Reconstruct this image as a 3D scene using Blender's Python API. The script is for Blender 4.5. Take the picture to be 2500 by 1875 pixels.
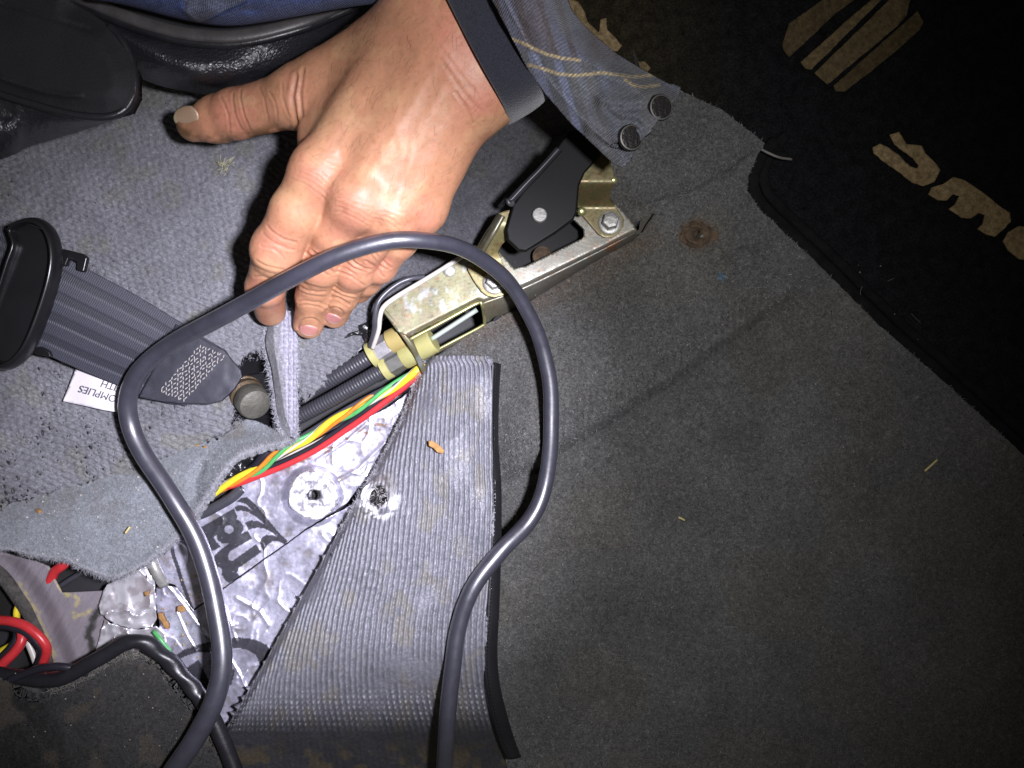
import bpy, bmesh, math, random
import numpy as np
from mathutils import Vector, Matrix
from mathutils.geometry import delaunay_2d_cdt

for o in list(bpy.data.objects):
    bpy.data.objects.remove(o)
SC = bpy.context.scene
COL = SC.collection
random.seed(7)
RNG = np.random.default_rng(11)

# ------------------------------------------------------------------ camera
H = 0.45            # camera height above the tunnel top (m)
S0 = 0.00022        # metres per photo pixel on the tunnel top
cam_d = bpy.data.cameras.new('camera')
cam = bpy.data.objects.new('camera', cam_d)
COL.objects.link(cam)
cam.location = (0, 0, H)
cam.rotation_euler = (0, 0, 0)
cam_d.sensor_width = 36.0
cam_d.lens = 36.0 * H / (2500 * S0)
cam_d.clip_start = 0.01
cam_d.clip_end = 50
SC.camera = cam
SC.render.resolution_x = 1024
SC.render.resolution_y = 768

# ------------------------------------------------------------------ world + torch
w = bpy.data.worlds.new('World')
SC.world = w
w.use_nodes = True
bg = w.node_tree.nodes['Background']
bg.inputs[0].default_value = (1.0, 0.94, 0.80, 1)
bg.inputs[1].default_value = 0.055

def spot(name, loc, target, watts, size_deg, blend, col, radius):
    l = bpy.data.lights.new(name, 'SPOT')
    l.energy = watts
    l.spot_size = math.radians(size_deg)
    l.spot_blend = blend
    l.color = col
    l.shadow_soft_size = radius
    o = bpy.data.objects.new(name, l)
    COL.objects.link(o)
    o.location = loc
    d = Vector(target) - Vector(loc)
    o.rotation_euler = d.to_track_quat('-Z', 'Y').to_euler()
    return o
TORCH = (0.068, 0.012, 0.47)
AIM = ((720 - 1250) * S0, (937.5 - 1060) * S0, 0.0)
spot('torch_hotspot', TORCH, AIM, 24.0, 45, 1.0, (0.86, 0.85, 1.0), 0.013)
spot('torch_spill', TORCH, ((740 - 1250) * S0, (937.5 - 980) * S0, 0.0), 8.2, 104, 1.0, (0.955, 0.945, 1.0), 0.013)

vs = SC.view_settings
vs.view_transform = 'Standard'
vs.look = 'None'
vs.exposure = 0.0
vs.gamma = 1.0
vs.use_curve_mapping = False

# ------------------------------------------------------------------ helpers
def PA(u, v, z):
    u = np.asarray(u, float); v = np.asarray(v, float); z = np.asarray(z, float)
    k = S0 * (H - z) / H
    return np.stack([(u - 1250) * k, (937.5 - v) * k, z + 0 * u], -1)
def P(u, v, z=0.0):
    k = S0 * (H - z) / H
    return Vector(((u - 1250) * k, (937.5 - v) * k, z))
FS = 2500 / 2212
def FP(l):
    """points measured on the full view (2212 px wide) -> photo pixels"""
    return [(p[0] * FS, p[1] * FS) + tuple(p[2:]) for p in l]
def CV(x0, y0, s, l):
    return [(p[0] / s + x0, p[1] / s + y0) + tuple(p[2:]) for p in l]
def C2(l): return CV(850, 380, 2.765, l)
def C3(l): return CV(400, 750, 3.16, l)
def C4(l): return CV(0, 1200, 2.457, l)
def CL(l): return CV(350, 1050, 4.424, l)
def CM(l): return CV(1350, 0, 1.9226, l)
def CB(l): return CV(0, 480, 2.7657, l)
def CS(l): return CV(1000, 0, 3.16, l)

def _h(ix, iy, seed):
    n = (ix.astype(np.int64) * 374761393 + iy.astype(np.int64) * 668265263 + seed * 1442695041) & 0x7fffffff
    n = ((n ^ (n >> 13)) * 1274126177) & 0x7fffffff
    n = ((n ^ (n >> 16)) * 974634777) & 0x7fffffff
    return (n & 0xffff) / 65535.0
def noise(x, y, seed=0):
    x = np.asarray(x, float); y = np.asarray(y, float)
    ix = np.floor(x); iy = np.floor(y)
    fx = x - ix; fy = y - iy
    fx = fx * fx * fx * (fx * (fx * 6 - 15) + 10); fy = fy * fy * fy * (fy * (fy * 6 - 15) + 10)
    a = _h(ix, iy, seed); b = _h(ix + 1, iy, seed); c = _h(ix, iy + 1, seed); d = _h(ix + 1, iy + 1, seed)
    return (a * (1 - fx) + b * fx) * (1 - fy) + (c * (1 - fx) + d * fx) * fy
def fbm(x, y, seed=0, oct=4):
    s = 0; a = 0.5; t = 0
    for i in range(oct):
        s = s + a * noise(x, y, seed + i * 17); t += a; a *= 0.5; x = x * 2.03 + 5.1; y = y * 2.03 + 1.7
    return s / t
def sstep(a, b, x):
    t = np.clip((x - a) / (b - a), 0, 1)
    return t * t * (3 - 2 * t)
def mix3(a, b, t):
    t = np.asarray(t)[..., None]
    return np.asarray(a) * (1 - t) + np.asarray(b) * t
def inside(u, v, poly):
    u = np.asarray(u, float); v = np.asarray(v, float)
    r = np.zeros(u.shape, bool)
    n = len(poly)
    for i in range(n):
        x1, y1 = poly[i][:2]; x2, y2 = poly[(i + 1) % n][:2]
        if y1 == y2: continue
        c = ((y1 > v) != (y2 > v)) & (u < (x2 - x1) * (v - y1) / (y2 - y1) + x1)
        r ^= c
    return r
def dpoly(u, v, pts, closed=False):
    """distance to a polyline"""
    u = np.asarray(u, float); v = np.asarray(v, float)
    best = np.full(u.shape, 1e9)
    n = len(pts)
    for i in range(n if closed else n - 1):
        x1, y1 = pts[i][:2]; x2, y2 = pts[(i + 1) % n][:2]
        dx, dy = x2 - x1, y2 - y1
        t = np.clip(((u - x1) * dx + (v - y1) * dy) / (dx * dx + dy * dy + 1e-9), 0, 1)
        best = np.minimum(best, np.hypot(u - x1 - t * dx, v - y1 - t * dy))
    return best
def crom(pts, n, closed=False):
    """Catmull-Rom resample to n points, even in arc length"""
    p = np.asarray(pts, float)
    m = len(p)
    if m == 2 and not closed:
        t = np.linspace(0, 1, n)[:, None]
        return p[0] * (1 - t) + p[1] * t
    out = []
    segs = m if closed else m - 1
    K = 24
    for i in range(segs):
        if closed:
            p0, p1, p2, p3 = p[(i - 1) % m], p[i], p[(i + 1) % m], p[(i + 2) % m]
        else:
            p1, p2 = p[i], p[i + 1]
            p0 = p[i - 1] if i > 0 else 2 * p1 - p2
            p3 = p[i + 2] if i + 2 < m else 2 * p2 - p1
        t = np.linspace(0, 1, K, endpoint=False)[:, None]
        out.append(0.5 * ((2 * p1) + (-p0 + p2) * t + (2 * p0 - 5 * p1 + 4 * p2 - p3) * t ** 2 + (-p0 + 3 * p1 - 3 * p2 + p3) * t ** 3))
    out = np.concatenate(out + [p[:1] if closed else p[-1:]])
    d = np.concatenate([[0], np.cumsum(np.linalg.norm(np.diff(out, axis=0), axis=1))])
    s = np.linspace(0, d[-1], n + 1 if closed else n)
    r = np.stack([np.interp(s, d, out[:, k]) for k in range(out.shape[1])], -1)
    return r[:-1] if closed else r

def mesh_np(name, verts, faces, cols=None, smooth=True):
    verts = np.asarray(verts, np.float64)
    me = bpy.data.meshes.new(name)
    if isinstance(faces, np.ndarray):
        nf, k = faces.shape
        me.vertices.add(len(verts)); me.vertices.foreach_set('co', verts.ravel())
        me.loops.add(nf * k); me.loops.foreach_set('vertex_index', faces.ravel().astype(np.int32))
        me.polygons.add(nf)
        me.polygons.foreach_set('loop_start', np.arange(0, nf * k, k, dtype=np.int32))
        me.polygons.foreach_set('loop_total', np.full(nf, k, dtype=np.int32))
        me.update(calc_edges=True)
    else:
        me.from_pydata([tuple(v) for v in verts], [], faces)
        me.update()
    if cols is not None:
        ca = me.color_attributes.new('Col', 'FLOAT_COLOR', 'POINT')
        c = np.ones((len(verts), 4)); c[:, :3] = cols
        ca.data.foreach_set('color', c.ravel())
    if smooth:
        me.polygons.foreach_set('use_smooth', np.ones(len(me.polygons), bool))
    return me
def obj(name, me, m, parent=None, recentre=True):
    o = bpy.data.objects.new(name, me)
    COL.objects.link(o)
    if m is not None:
        me.materials.append(MT[m] if isinstance(m, str) else m)
    if recentre and len(me.vertices):
        n = len(me.vertices)
        c = np.empty(n * 3); me.vertices.foreach_get('co', c); c = c.reshape(-1, 3)
        o0 = np.array([(c[:, 0].min() + c[:, 0].max()) / 2, (c[:, 1].min() + c[:, 1].max()) / 2, c[:, 2].min()])
        me.vertices.foreach_set('co', (c - o0).ravel()); me.update()
        o.location = o0
    if parent is not None:
        adopt(o, parent)
    return o
WLOC = {}
def wloc(o):
    l = Vector(o.location)
    return l + (wloc(o.parent) if o.parent else Vector((0, 0, 0)))
def adopt(o, parent):
    l = wloc(o)
    o.parent = parent
    o.location = l - wloc(parent)
def thing(name, loc, label, cat, group=None):
    o = bpy.data.objects.new(name, None)
    COL.objects.link(o)
    o.empty_display_size = 0.01
    o.location = loc
    return tag(o, label, cat, group)
def tag(o, label, cat, group=None):
    o['label'] = label; o['category'] = cat
    if group: o['group'] = group
    return o
def struct(o):
    o['kind'] = 'structure'; return o
def stuff(o):
    o['kind'] = 'stuff'; return o

def poly_sheet(name, outline, step, zfun, colfun, m, parent=None, thick=0, edge_jit=0.0, smooth_outline=False, edge_step=None):
    """a sheet of material with the given outline (photo pixels), its own relief and thickness"""
    es = edge_step or step
    ol = np.asarray([p[:2] for p in outline], float)
    if smooth_outline:
        L = np.linalg.norm(np.diff(np.vstack([ol, ol[:1]]), axis=0), axis=1).sum()
        ol = crom(ol, int(L / es), closed=True)
    else:
        q = []
        for i in range(len(ol)):
            a, b = ol[i], ol[(i + 1) % len(ol)]
            n = max(1, int(np.hypot(*(b - a)) / es))
            for k in range(n): q.append(a + (b - a) * k / n)
        ol = np.array(q)
    if edge_jit:
        nrm = np.roll(ol, -1, 0) - np.roll(ol, 1, 0)
        nrm = np.stack([-nrm[:, 1], nrm[:, 0]], -1) / (np.linalg.norm(nrm, axis=1)[:, None] + 1e-9)
        j = (fbm(ol[:, 0] / 14, ol[:, 1] / 14, 3, 3) - 0.5) * 2 * edge_jit
        ol = ol + nrm * j[:, None]
    u0, v0 = ol.min(0); u1, v1 = ol.max(0)
    gu, gv = np.meshgrid(np.arange(u0, u1, step), np.arange(v0, v1, step * 0.87))
    gu = gu + (np.arange(gu.shape[0]) % 2)[:, None] * step / 2
    gu = (gu + RNG.uniform(-.12, .12, gu.shape) * step).ravel(); gv = (gv + RNG.uniform(-.12, .12, gv.shape) * step).ravel()
    ins = inside(gu, gv, ol)
    gu, gv = gu[ins], gv[ins]
    # drop points too close to the outline (coarse test through cells)
    cell = {}
    for p in ol:
        cell.setdefault((int(p[0] // step), int(p[1] // step)), []).append(p)
    keep = np.ones(len(gu), bool)
    near = set()
    for (a, b) in cell:
        for i in (-1, 0, 1):
            for j in (-1, 0, 1): near.add((a + i, b + j))
    cu = (gu // step).astype(int); cw = (gv // step).astype(int)
    for i in range(len(gu)):
        if (cu[i], cw[i]) in near:
            for a in (-1, 0, 1):
                for b in (-1, 0, 1):
                    for p in cell.get((cu[i] + a, cw[i] + b), ()):
                        if (p[0] - gu[i]) ** 2 + (p[1] - gv[i]) ** 2 < (0.55 * step) ** 2: keep[i] = False
    gu, gv = gu[keep], gv[keep]
    pts = [Vector((a, b)) for a, b in ol] + [Vector((a, b)) for a, b in zip(gu, gv)]
    n = len(ol)
    r = delaunay_2d_cdt(pts, [(i, (i + 1) % n) for i in range(n)], [], 1, 1e-4)
    vv = np.array([(p.x, p.y) for p in r[0]])
    fs = np.array([f for f in r[2]], np.int32)
    z = zfun(vv[:, 0], vv[:, 1]) if callable(zfun) else np.full(len(vv), zfun)
    V = PA(vv[:, 0], vv[:, 1], z)
    a, b, c = V[fs[:, 0]], V[fs[:, 1]], V[fs[:, 2]]
    flip = np.cross(b - a, c - a)[:, 2] < 0
    fs[flip] = fs[flip][:, ::-1]
    cols = colfun(vv[:, 0], vv[:, 1]) if colfun is not None else None
    o = obj(name, mesh_np(name, V, fs, cols), m, parent)
    if thick:
        md = o.modifiers.new('thickness', 'SOLIDIFY'); md.thickness = thick; md.offset = -1
    return o

def loft(name, rails, nu, nv, m, parent=None, zadd=None, colfun=None, thick=0, closed=False, cross_smooth=True):
    """surface through rails of (u, v, z); zadd(s, t, u, v) -> relief"""
    R = np.stack([crom(r, nu) for r in rails], 0)           # rails x nu x 3
    if nv > len(rails):
        out = np.empty((nv, nu, 3))
        for i in range(nu):
            q = R[:, i]
            if cross_smooth:
                out[:, i] = crom(q, nv)
            else:
                d = np.concatenate([[0], np.cumsum(np.linalg.norm(np.diff(q, axis=0), axis=1) + 1e-9)])
                s = np.linspace(0, d[-1], nv)
                out[:, i] = np.stack([np.interp(s, d, q[:, k]) for k in range(3)], -1)
        R = out
    nv = R.shape[0]
    t, s = np.meshgrid(np.linspace(0, 1, nv), np.linspace(0, 1, nu), indexing='ij')
    u, v, z = R[..., 0], R[..., 1], R[..., 2]
    if zadd is not None: z = z + zadd(s, t, u, v)
    V = PA(u, v, z).reshape(-1, 3)
    i = np.arange(nv - 1)[:, None] * nu + np.arange(nu - 1)[None]
    F = np.stack([i, i + 1, i + nu + 1, i + nu], -1).reshape(-1, 4)
    n = np.cross(V[F[:, 1]] - V[F[:, 0]], V[F[:, 3]] - V[F[:, 0]])
    if n[:, 2].sum() < 0: F = F[:, ::-1].copy()
    cols = colfun(s, t, u, v).reshape(-1, 3) if colfun is not None else None
    o = obj(name, mesh_np(name, V, F, cols), m, parent)
    if thick:
        md = o.modifiers.new('thickness', 'SOLIDIFY'); md.thickness = thick; md.offset = -1
    return o

def tube_np(W, rad, ns=12, cap=True, sect=None, twist=None):
    """W n x 3 world points, rad scalar/array; returns verts, faces"""
    W = np.asarray(W, float); n = len(W)
    rad = np.broadcast_to(np.asarray(rad, float), (n,))
    T = np.gradient(W, axis=0); T /= np.linalg.norm(T, axis=1)[:, None] + 1e-12
    up = np.array([0, 0, 1.0]) if abs(T[0][2]) < 0.9 else np.array([1.0, 0, 0])
    A = np.empty_like(W)
    a = up - T[0] * (up @ T[0]); A[0] = a / np.linalg.norm(a)
    for i in range(1, n):
        a = A[i - 1] - T[i] * (A[i - 1] @ T[i]); A[i] = a / (np.linalg.norm(a) + 1e-12)
    B = np.cross(T, A)
    th = np.linspace(0, 2 * np.pi, ns, endpoint=False)
    ca, sa = np.cos(th), np.sin(th)
    if sect is not None: ca, sa = ca * sect[0], sa * sect[1]
    rr = rad[:, None] * np.ones(ns)
    if twist is not None: rr = rr * twist(np.arange(n)[:, None] / n, th[None])
    V = W[:, None] + rr[..., None] * (ca[None, :, None] * A[:, None] + sa[None, :, None] * B[:, None])
    V = V.reshape(-1, 3)
    i = np.arange(n - 1)[:, None] * ns; j = np.arange(ns)[None]; k = (j + 1) % ns
    F = np.stack([i + j, i + k, i + ns + k, i + ns + j], -1).reshape(-1, 4).tolist()
    if cap:
        F.append(list(range(ns - 1, -1, -1))); F.append(list(range((n - 1) * ns, n * ns)))
    return V, F
def tube(name, pts, rad, m, parent=None, n=60, ns=12, sect=None, twist=None, cap=True, closed=False, colfun=None):
    q = crom(pts, n, closed)
    if closed: q = np.vstack([q, q[:1]])
    W = PA(q[:, 0], q[:, 1], q[:, 2])
    V, F = tube_np(W, rad, ns, cap and not closed, sect, twist)
    cols = None
    if colfun is not None:
        s = np.repeat(np.linspace(0, 1, len(W)), ns); a = np.tile(np.linspace(0, 1, ns, endpoint=False), len(W))
        cols = colfun(s, a)
    return obj(name, mesh_np(name, V, F, cols), m, parent)

def plate(name, outline, z, thick, m, parent=None, bevel=0.0006, segs=2):
    """flat plate, outline in photo px (u, v[, z]); z default top height"""
    bm = bmesh.new()
    top = [bm.verts.new(P(p[0], p[1], p[2] if len(p) > 2 else z)) for p in outline]
    f = bm.faces.new(top)
    bm.normal_update()
    if f.normal.z < 0: f.normal_flip()
    r = bmesh.ops.extrude_face_region(bm, geom=[f])
    vs2 = [g for g in r['geom'] if isinstance(g, bmesh.types.BMVert)]
    for q in vs2: q.co.z -= thick
    bmesh.ops.recalc_face_normals(bm, faces=bm.faces)
    me = bpy.data.meshes.new(name); bm.to_mesh(me); bm.free()
    o = obj(name, me, m, parent)
    if bevel:
        md = o.modifiers.new('bevel', 'BEVEL'); md.width = bevel; md.segments = segs; md.limit_method = 'ANGLE'; md.angle_limit = math.radians(40)
        me.polygons.foreach_set('use_smooth', np.ones(len(me.polygons), bool))
        wn = o.modifiers.new('wn', 'WEIGHTED_NORMAL'); wn.keep_sharp = True
    return o
def lathe(name, c, axis, prof, m, parent=None, ns=32, flat=False):
    """prof list of (r, h) along axis from world point c"""
    ax = Vector(axis).normalized()
    a = ax.orthogonal().normalized(); b = ax.cross(a)
    V = []; F = []
    for r, h in prof:
        for k in range(ns):
            t = 2 * math.pi * (k + .5) / ns
            V.append(Vector(c) + ax * h + (a * math.cos(t) + b * math.sin(t)) * r)
    for i in range(len(prof) - 1):
        for k in range(ns):
            k2 = (k + 1) % ns
            F.append([i * ns + k, i * ns + k2, (i + 1) * ns + k2, (i + 1) * ns + k])
    F.append(list(range(ns - 1, -1, -1))); F.append(list(range((len(prof) - 1) * ns, len(prof) * ns)))
    me = mesh_np(name, V, F, smooth=not flat)
    o = obj(name, me, m, parent)
    if not flat:
        md = o.modifiers.new('es', 'EDGE_SPLIT'); md.split_angle = math.radians(35)
    return o
def fibres(name, base, n_dir, length, width, cols, m, parent=None):
    """loose fibres: one bent sliver (2 triangles) each"""
    n = len(base)
    d = n_dir / (np.linalg.norm(n_dir, axis=1)[:, None] + 1e-9)
    side = np.cross(d, RNG.normal(size=(n, 3))); side /= np.linalg.norm(side, axis=1)[:, None] + 1e-9
    L = np.broadcast_to(length, (n,))[:, None]; Wd = np.broadcast_to(width, (n,))[:, None]
    bend = RNG.normal(size=(n, 3)) * 0.35
    a = base - side * Wd; b = base + side * Wd
    mid = base + d * L * .55
    d2 = d + bend; d2 /= np.linalg.norm(d2, axis=1)[:, None]
    c = mid + side * Wd * .8; c2 = mid - side * Wd * .8; e = mid + d2 * L * .45
    V = np.stack([a, b, c, c2, e], 1).reshape(-1, 3)
    i = (np.arange(n) * 5)[:, None]
    F = np.concatenate([i + [0, 1, 2], i + [0, 2, 3], i + [3, 2, 4]], 0)
    C = np.repeat(cols, 5, axis=0)
    return stuff(obj(name, mesh_np(name, V, F, C), m, parent))

# ------------------------------------------------------------------ materials
MT = {}
def mat(name, base=(0.5, 0.5, 0.5), rough=0.6, metal=0.0, attr=False, grain=0.0, gscale=800.0, var=0.0, vscale=60.0,
        bump=0.0, bscale=600.0, bdist=0.0005, spec=0.5, sheen=0.0, sss=0.0, wave=None, rvar=0.0, trans=0.0, coat=0.0, alpha=1.0, voro=0.0, vorscale=500, emis=None, stretch=None, inkm=False):
    m = bpy.data.materials.new(name); m.use_nodes = True
    nt = m.node_tree; N = nt.nodes; Lk = nt.links
    b = N['Principled BSDF']
    tc = N.new('ShaderNodeTexCoord')
    co = tc.outputs['Object']
    if stretch is not None:
        mp = N.new('ShaderNodeMapping'); mp.inputs['Rotation'].default_value = (0, 0, stretch[0]); mp.inputs['Scale'].default_value = stretch[1]
        Lk.new(co, mp.inputs[0]); cst = mp.outputs[0]
    else: cst = co
    def tex(scale, detail=3, c=None):
        t = N.new('ShaderNodeTexNoise'); t.inputs['Scale'].default_value = scale; t.inputs['Detail'].default_value = detail
        t.inputs['Roughness'].default_value = 0.6
        Lk.new(c or co, t.inputs['Vector']); return t.outputs['Fac']
    def mul(col, fac, lo, hi):
        r = N.new('ShaderNodeMapRange'); r.inputs['From Min'].default_value = 0.25; r.inputs['From Max'].default_value = 0.75
        r.inputs['To Min'].default_value = lo; r.inputs['To Max'].default_value = hi
        Lk.new(fac, r.inputs['Value'])
        x = N.new('ShaderNodeMix'); x.data_type = 'RGBA'; x.blend_type = 'MULTIPLY'; x.inputs[0].default_value = 1
        Lk.new(col, x.inputs[6]); Lk.new(r.outputs[0], x.inputs[7]); return x.outputs[2]
    if attr:
        a = N.new('ShaderNodeAttribute'); a.attribute_name = 'Col'; col = a.outputs['Color']
    else:
        rgb = N.new('ShaderNodeRGB'); rgb.outputs[0].default_value = (*base, 1); col = rgb.outputs[0]
    if var: col = mul(col, tex(vscale, 5), 1 - var, 1 + var)
    if grain: col = mul(col, tex(gscale, 2, cst), 1 - grain, 1 + grain)
    Lk.new(col, b.inputs['Base Color'])
    b.inputs['Roughness'].default_value = rough
    if rvar:
        r = N.new('ShaderNodeMapRange'); r.inputs['From Min'].default_value = .3; r.inputs['From Max'].default_value = .7
        r.inputs['To Min'].default_value = max(0.05, rough - rvar); r.inputs['To Max'].default_value = min(1, rough + rvar)
        Lk.new(tex(vscale * 2.3, 4), r.inputs['Value']); Lk.new(r.outputs[0], b.inputs['Roughness'])
    b.inputs['Metallic'].default_value = metal
    if inkm:                     # printed ink on foil is not metal
        r = N.new('ShaderNodeMapRange'); r.inputs['From Min'].default_value = .06; r.inputs['From Max'].default_value = .25
        r.inputs['To Min'].default_value = 0; r.inputs['To Max'].default_value = metal
        Lk.new(a.outputs['Color'], r.inputs['Value']); Lk.new(r.outputs[0], b.inputs['Metallic'])
    b.inputs['Specular IOR Level'].default_value = spec
    if sheen:
        b.inputs['Sheen Weight'].default_value = sheen; b.inputs['Sheen Roughness'].default_value = 0.5
    if sss:
        b.inputs['Subsurface Weight'].default_value = sss
        b.inputs['Subsurface Radius'].default_value = (1.0, 0.35, 0.2)
        b.inputs['Subsurface Scale'].default_value = 0.0035
    if coat: b.inputs['Coat Weight'].default_value = coat; b.inputs['Coat Roughness'].default_value = 0.25
    if trans: b.inputs['Transmission Weight'].default_value = trans
    if alpha < 1: b.inputs['Alpha'].default_value = alpha
    nrm = None
    def bmp(h, st, dist):
        nonlocal nrm
        q = N.new('ShaderNodeBump'); q.inputs['Strength'].default_value = st; q.inputs['Distance'].default_value = dist
        Lk.new(h, q.inputs['Height'])
        if nrm is not None: Lk.new(nrm, q.inputs['Normal'])
        nrm = q.outputs[0]
    if bump: bmp(tex(bscale, 4, cst), bump, bdist)
    if voro:
        t = N.new('ShaderNodeTexVoronoi'); t.feature = 'DISTANCE_TO_EDGE'; t.inputs['Scale'].default_value = vorscale
        Lk.new(cst, t.inputs['Vector']); bmp(t.outputs['Distance'], voro, bdist)
    if wave is not None:      # (rotation z, scale, strength, distance)
        mp = N.new('ShaderNodeMapping'); mp.inputs['Rotation'].default_value = (0, 0, wave[0])
        Lk.new(co, mp.inputs[0])
        t = N.new('ShaderNodeTexWave'); t.inputs['Scale'].default_value = wave[1]; t.inputs['Distortion'].default_value = 0.6; t.inputs['Detail Scale'].default_value = 3
        Lk.new(mp.outputs[0], t.inputs['Vector']); bmp(t.outputs['Fac'], wave[2], wave[3])
    if nrm is not None: Lk.new(nrm, b.inputs['Normal'])
    MT[name] = m
    return m

mat('carpet', attr=True, rough=1.0, spec=0.15, grain=0.55, gscale=900, bump=1.0, bscale=850, bdist=0.0016, sheen=0.12, var=0.16, vscale=35)
mat('carpet_plush', attr=True, rough=1.0, spec=0.12, grain=0.36, gscale=1100, bump=0.8, bscale=900, bdist=0.0012, sheen=0.15, var=0.14, vscale=40)
mat('felt', attr=True, rough=1.0, spec=0.12, grain=0.38, gscale=1300, bump=0.9, bscale=1200, bdist=0.001, sheen=0.25, var=0.12, vscale=50)
mat('fibre', attr=True, rough=0.8, spec=0.3)
mat('rug', attr=True, rough=1.0, spec=0.05, grain=0.6, gscale=800, bump=1.0, bscale=700, bdist=0.0015)
mat('vinyl_back', attr=True, rough=0.42, spec=0.55, grain=0.22, gscale=1500, bump=0.55, bscale=900, bdist=0.0007, rvar=0.15, vscale=120, var=0.12)
mat('foil', attr=True, rough=0.35, metal=0.72, bump=0.14, bscale=380, bdist=0.0006, rvar=0.12, vscale=120, grain=0.14, gscale=420, inkm=True)
mat('foil_crumpled', attr=True, rough=0.34, metal=0.6, bump=0.15, bscale=200, bdist=0.0010)
mat('steel_paint', attr=True, rough=0.6, spec=0.4, grain=0.18, gscale=500, bump=0.25, bscale=500, bdist=0.0005, stretch=(0.35, (8, 1, 1)))
mat('black_rubber', (0.013, 0.013, 0.016), rough=0.36, spec=0.5, bump=0.25, bscale=500, bdist=0.0004, var=0.3, vscale=70, rvar=0.1)
mat('cable_skin', (0.034, 0.034, 0.048), rough=0.40, spec=1.0, coat=1.0, bump=0.12, bscale=420, bdist=0.0005, var=0.22, vscale=90, rvar=0.07)
mat('black_plastic', (0.008, 0.008, 0.009), rough=0.28, spec=0.5, var=0.2, bump=0.08, bscale=700)
mat('leather', (0.014, 0.014, 0.018), rough=0.38, spec=0.7, voro=0.7, vorscale=620, bdist=0.0006, bump=0.35, bscale=500, rvar=0.08)
mat('seat_cloth', (0.010, 0.010, 0.012), rough=0.75, spec=0.3, bump=0.5, bscale=1300, bdist=0.0005, grain=0.35, gscale=1500, var=0.25)
mat('binding', (0.011, 0.011, 0.013), rough=0.48, spec=0.45, bump=0.3, bscale=800, bdist=0.0004, var=0.25)
mat('thread_dark', (0.004, 0.004, 0.005), rough=0.8)
mat('zinc', attr=True, rough=0.40, metal=0.42, bump=0.14, bscale=700, bdist=0.0003, grain=0.14, gscale=700, rvar=0.14, vscale=150, var=0.12)
mat('bolt_metal', (0.36, 0.355, 0.33), rough=0.45, metal=0.55, var=0.3, vscale=250, bump=0.3, bscale=900, bdist=0.0004, rvar=0.12)
mat('dark_bolt', (0.13, 0.125, 0.105), rough=0.55, metal=0.55, var=0.35, vscale=180, bump=0.5, bscale=600, bdist=0.0006)
mat('nylon', (0.34, 0.32, 0.13), rough=0.45, spec=0.5, sss=0.2, var=0.12, vscale=120)
mat('nylon_tan', (0.32, 0.25, 0.09), rough=0.5, spec=0.45, var=0.15, vscale=120)
mat('hex_zinc', (0.30, 0.29, 0.30), rough=0.5, metal=0.5, var=0.35, vscale=200, bump=0.3)
mat('hex_dark', (0.10, 0.10, 0.09), rough=0.55, metal=0.3, var=0.35, vscale=200, bump=0.3)
mat('rod', (0.45, 0.52, 0.46), rough=0.3, metal=0.3)
mat('hose', (0.035, 0.035, 0.042), rough=0.42, spec=0.5, bump=0.2, bscale=700)
for nm, c in dict(wire_red=(0.50, 0.03, 0.035), wire_yellow=(0.66, 0.52, 0.03), wire_green=(0.07, 0.33, 0.10), wire_orange=(0.58, 0.18, 0.02),
                  wire_black=(0.016, 0.015, 0.022), wire_white=(0.50, 0.46, 0.42), wire_grey=(0.05, 0.05, 0.06)).items():
    mat(nm, c, rough=0.34, spec=0.5, var=0.18, vscale=150, bump=0.1, bscale=600)
mat('webbing', attr=True, rough=0.55, spec=0.4, grain=0.25, gscale=1800, bump=0.3, bscale=1500, bdist=0.0004)
mat('stitch', (0.30, 0.28, 0.27), rough=0.8)
mat('tag_white', (0.66, 0.62, 0.66), rough=0.55, var=0.06, bump=0.15, bscale=500)
mat('ink', (0.09, 0.085, 0.10), rough=0.7)
mat('skin', attr=True, rough=0.50, spec=0.42, sss=0.3, grain=0.08, gscale=260, var=0.07, vscale=55, voro=0.30, vorscale=1100, bdist=0.00025, bump=0.22, bscale=600, rvar=0.05)
mat('nail', attr=True, rough=0.28, spec=0.5, sss=0.25, var=0.05)
mat('hair', (0.10, 0.06, 0.035), rough=0.5)
mat('knit', (0.020, 0.021, 0.030), rough=0.95, spec=0.15, sheen=0.35, grain=0.4, gscale=1400, bump=0.7, bscale=1200, bdist=0.0006)
mat('plaid', attr=True, rough=0.9, spec=0.15, sheen=0.1, wave=(0.9, 330, 0.75, 0.0006), grain=0.3, gscale=1200, bump=0.4, bscale=900, bdist=0.0006)
mat('denim', attr=True, rough=0.95, spec=0.1, sheen=0.1, wave=(0.35, 360, 0.7, 0.0006), grain=0.45, gscale=1100, bump=0.5, bscale=900, bdist=0.0007)
mat('snap', (0.045, 0.042, 0.04), rough=0.35, metal=0.85, bump=0.6, bscale=700, bdist=0.0005)
mat('snap_rim', (0.30, 0.29, 0.27), rough=0.3, metal=0.9)
mat('chip', (0.30, 0.16, 0.055), rough=0.8, var=0.3, vscale=300, bump=0.5)
mat('straw', (0.55, 0.45, 0.20), rough=0.7, var=0.2)
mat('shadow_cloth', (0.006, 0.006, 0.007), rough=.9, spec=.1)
mat('rust', (0.085, 0.055, 0.032), rough=0.95, var=0.6, vscale=220, bump=1.0, bscale=420, bdist=0.0015)
mat('plastic_film', (0.75, 0.75, 0.85), rough=0.12, spec=0.7, alpha=0.32, bump=0.7, bscale=120, bdist=0.002)
mat('tape', (0.01, 0.01, 0.011), rough=0.25, spec=0.5, bump=0.7, bscale=160, bdist=0.0015)
mat('torn', attr=True, rough=0.6, spec=0.5, bump=0.7, bscale=420, bdist=0.0012, grain=0.12, gscale=500)
mat('bronze', (0.10, 0.07, 0.04), rough=.5, metal=.5, var=.6, vscale=180, bump=.5, bscale=500, bdist=.001)
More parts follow.
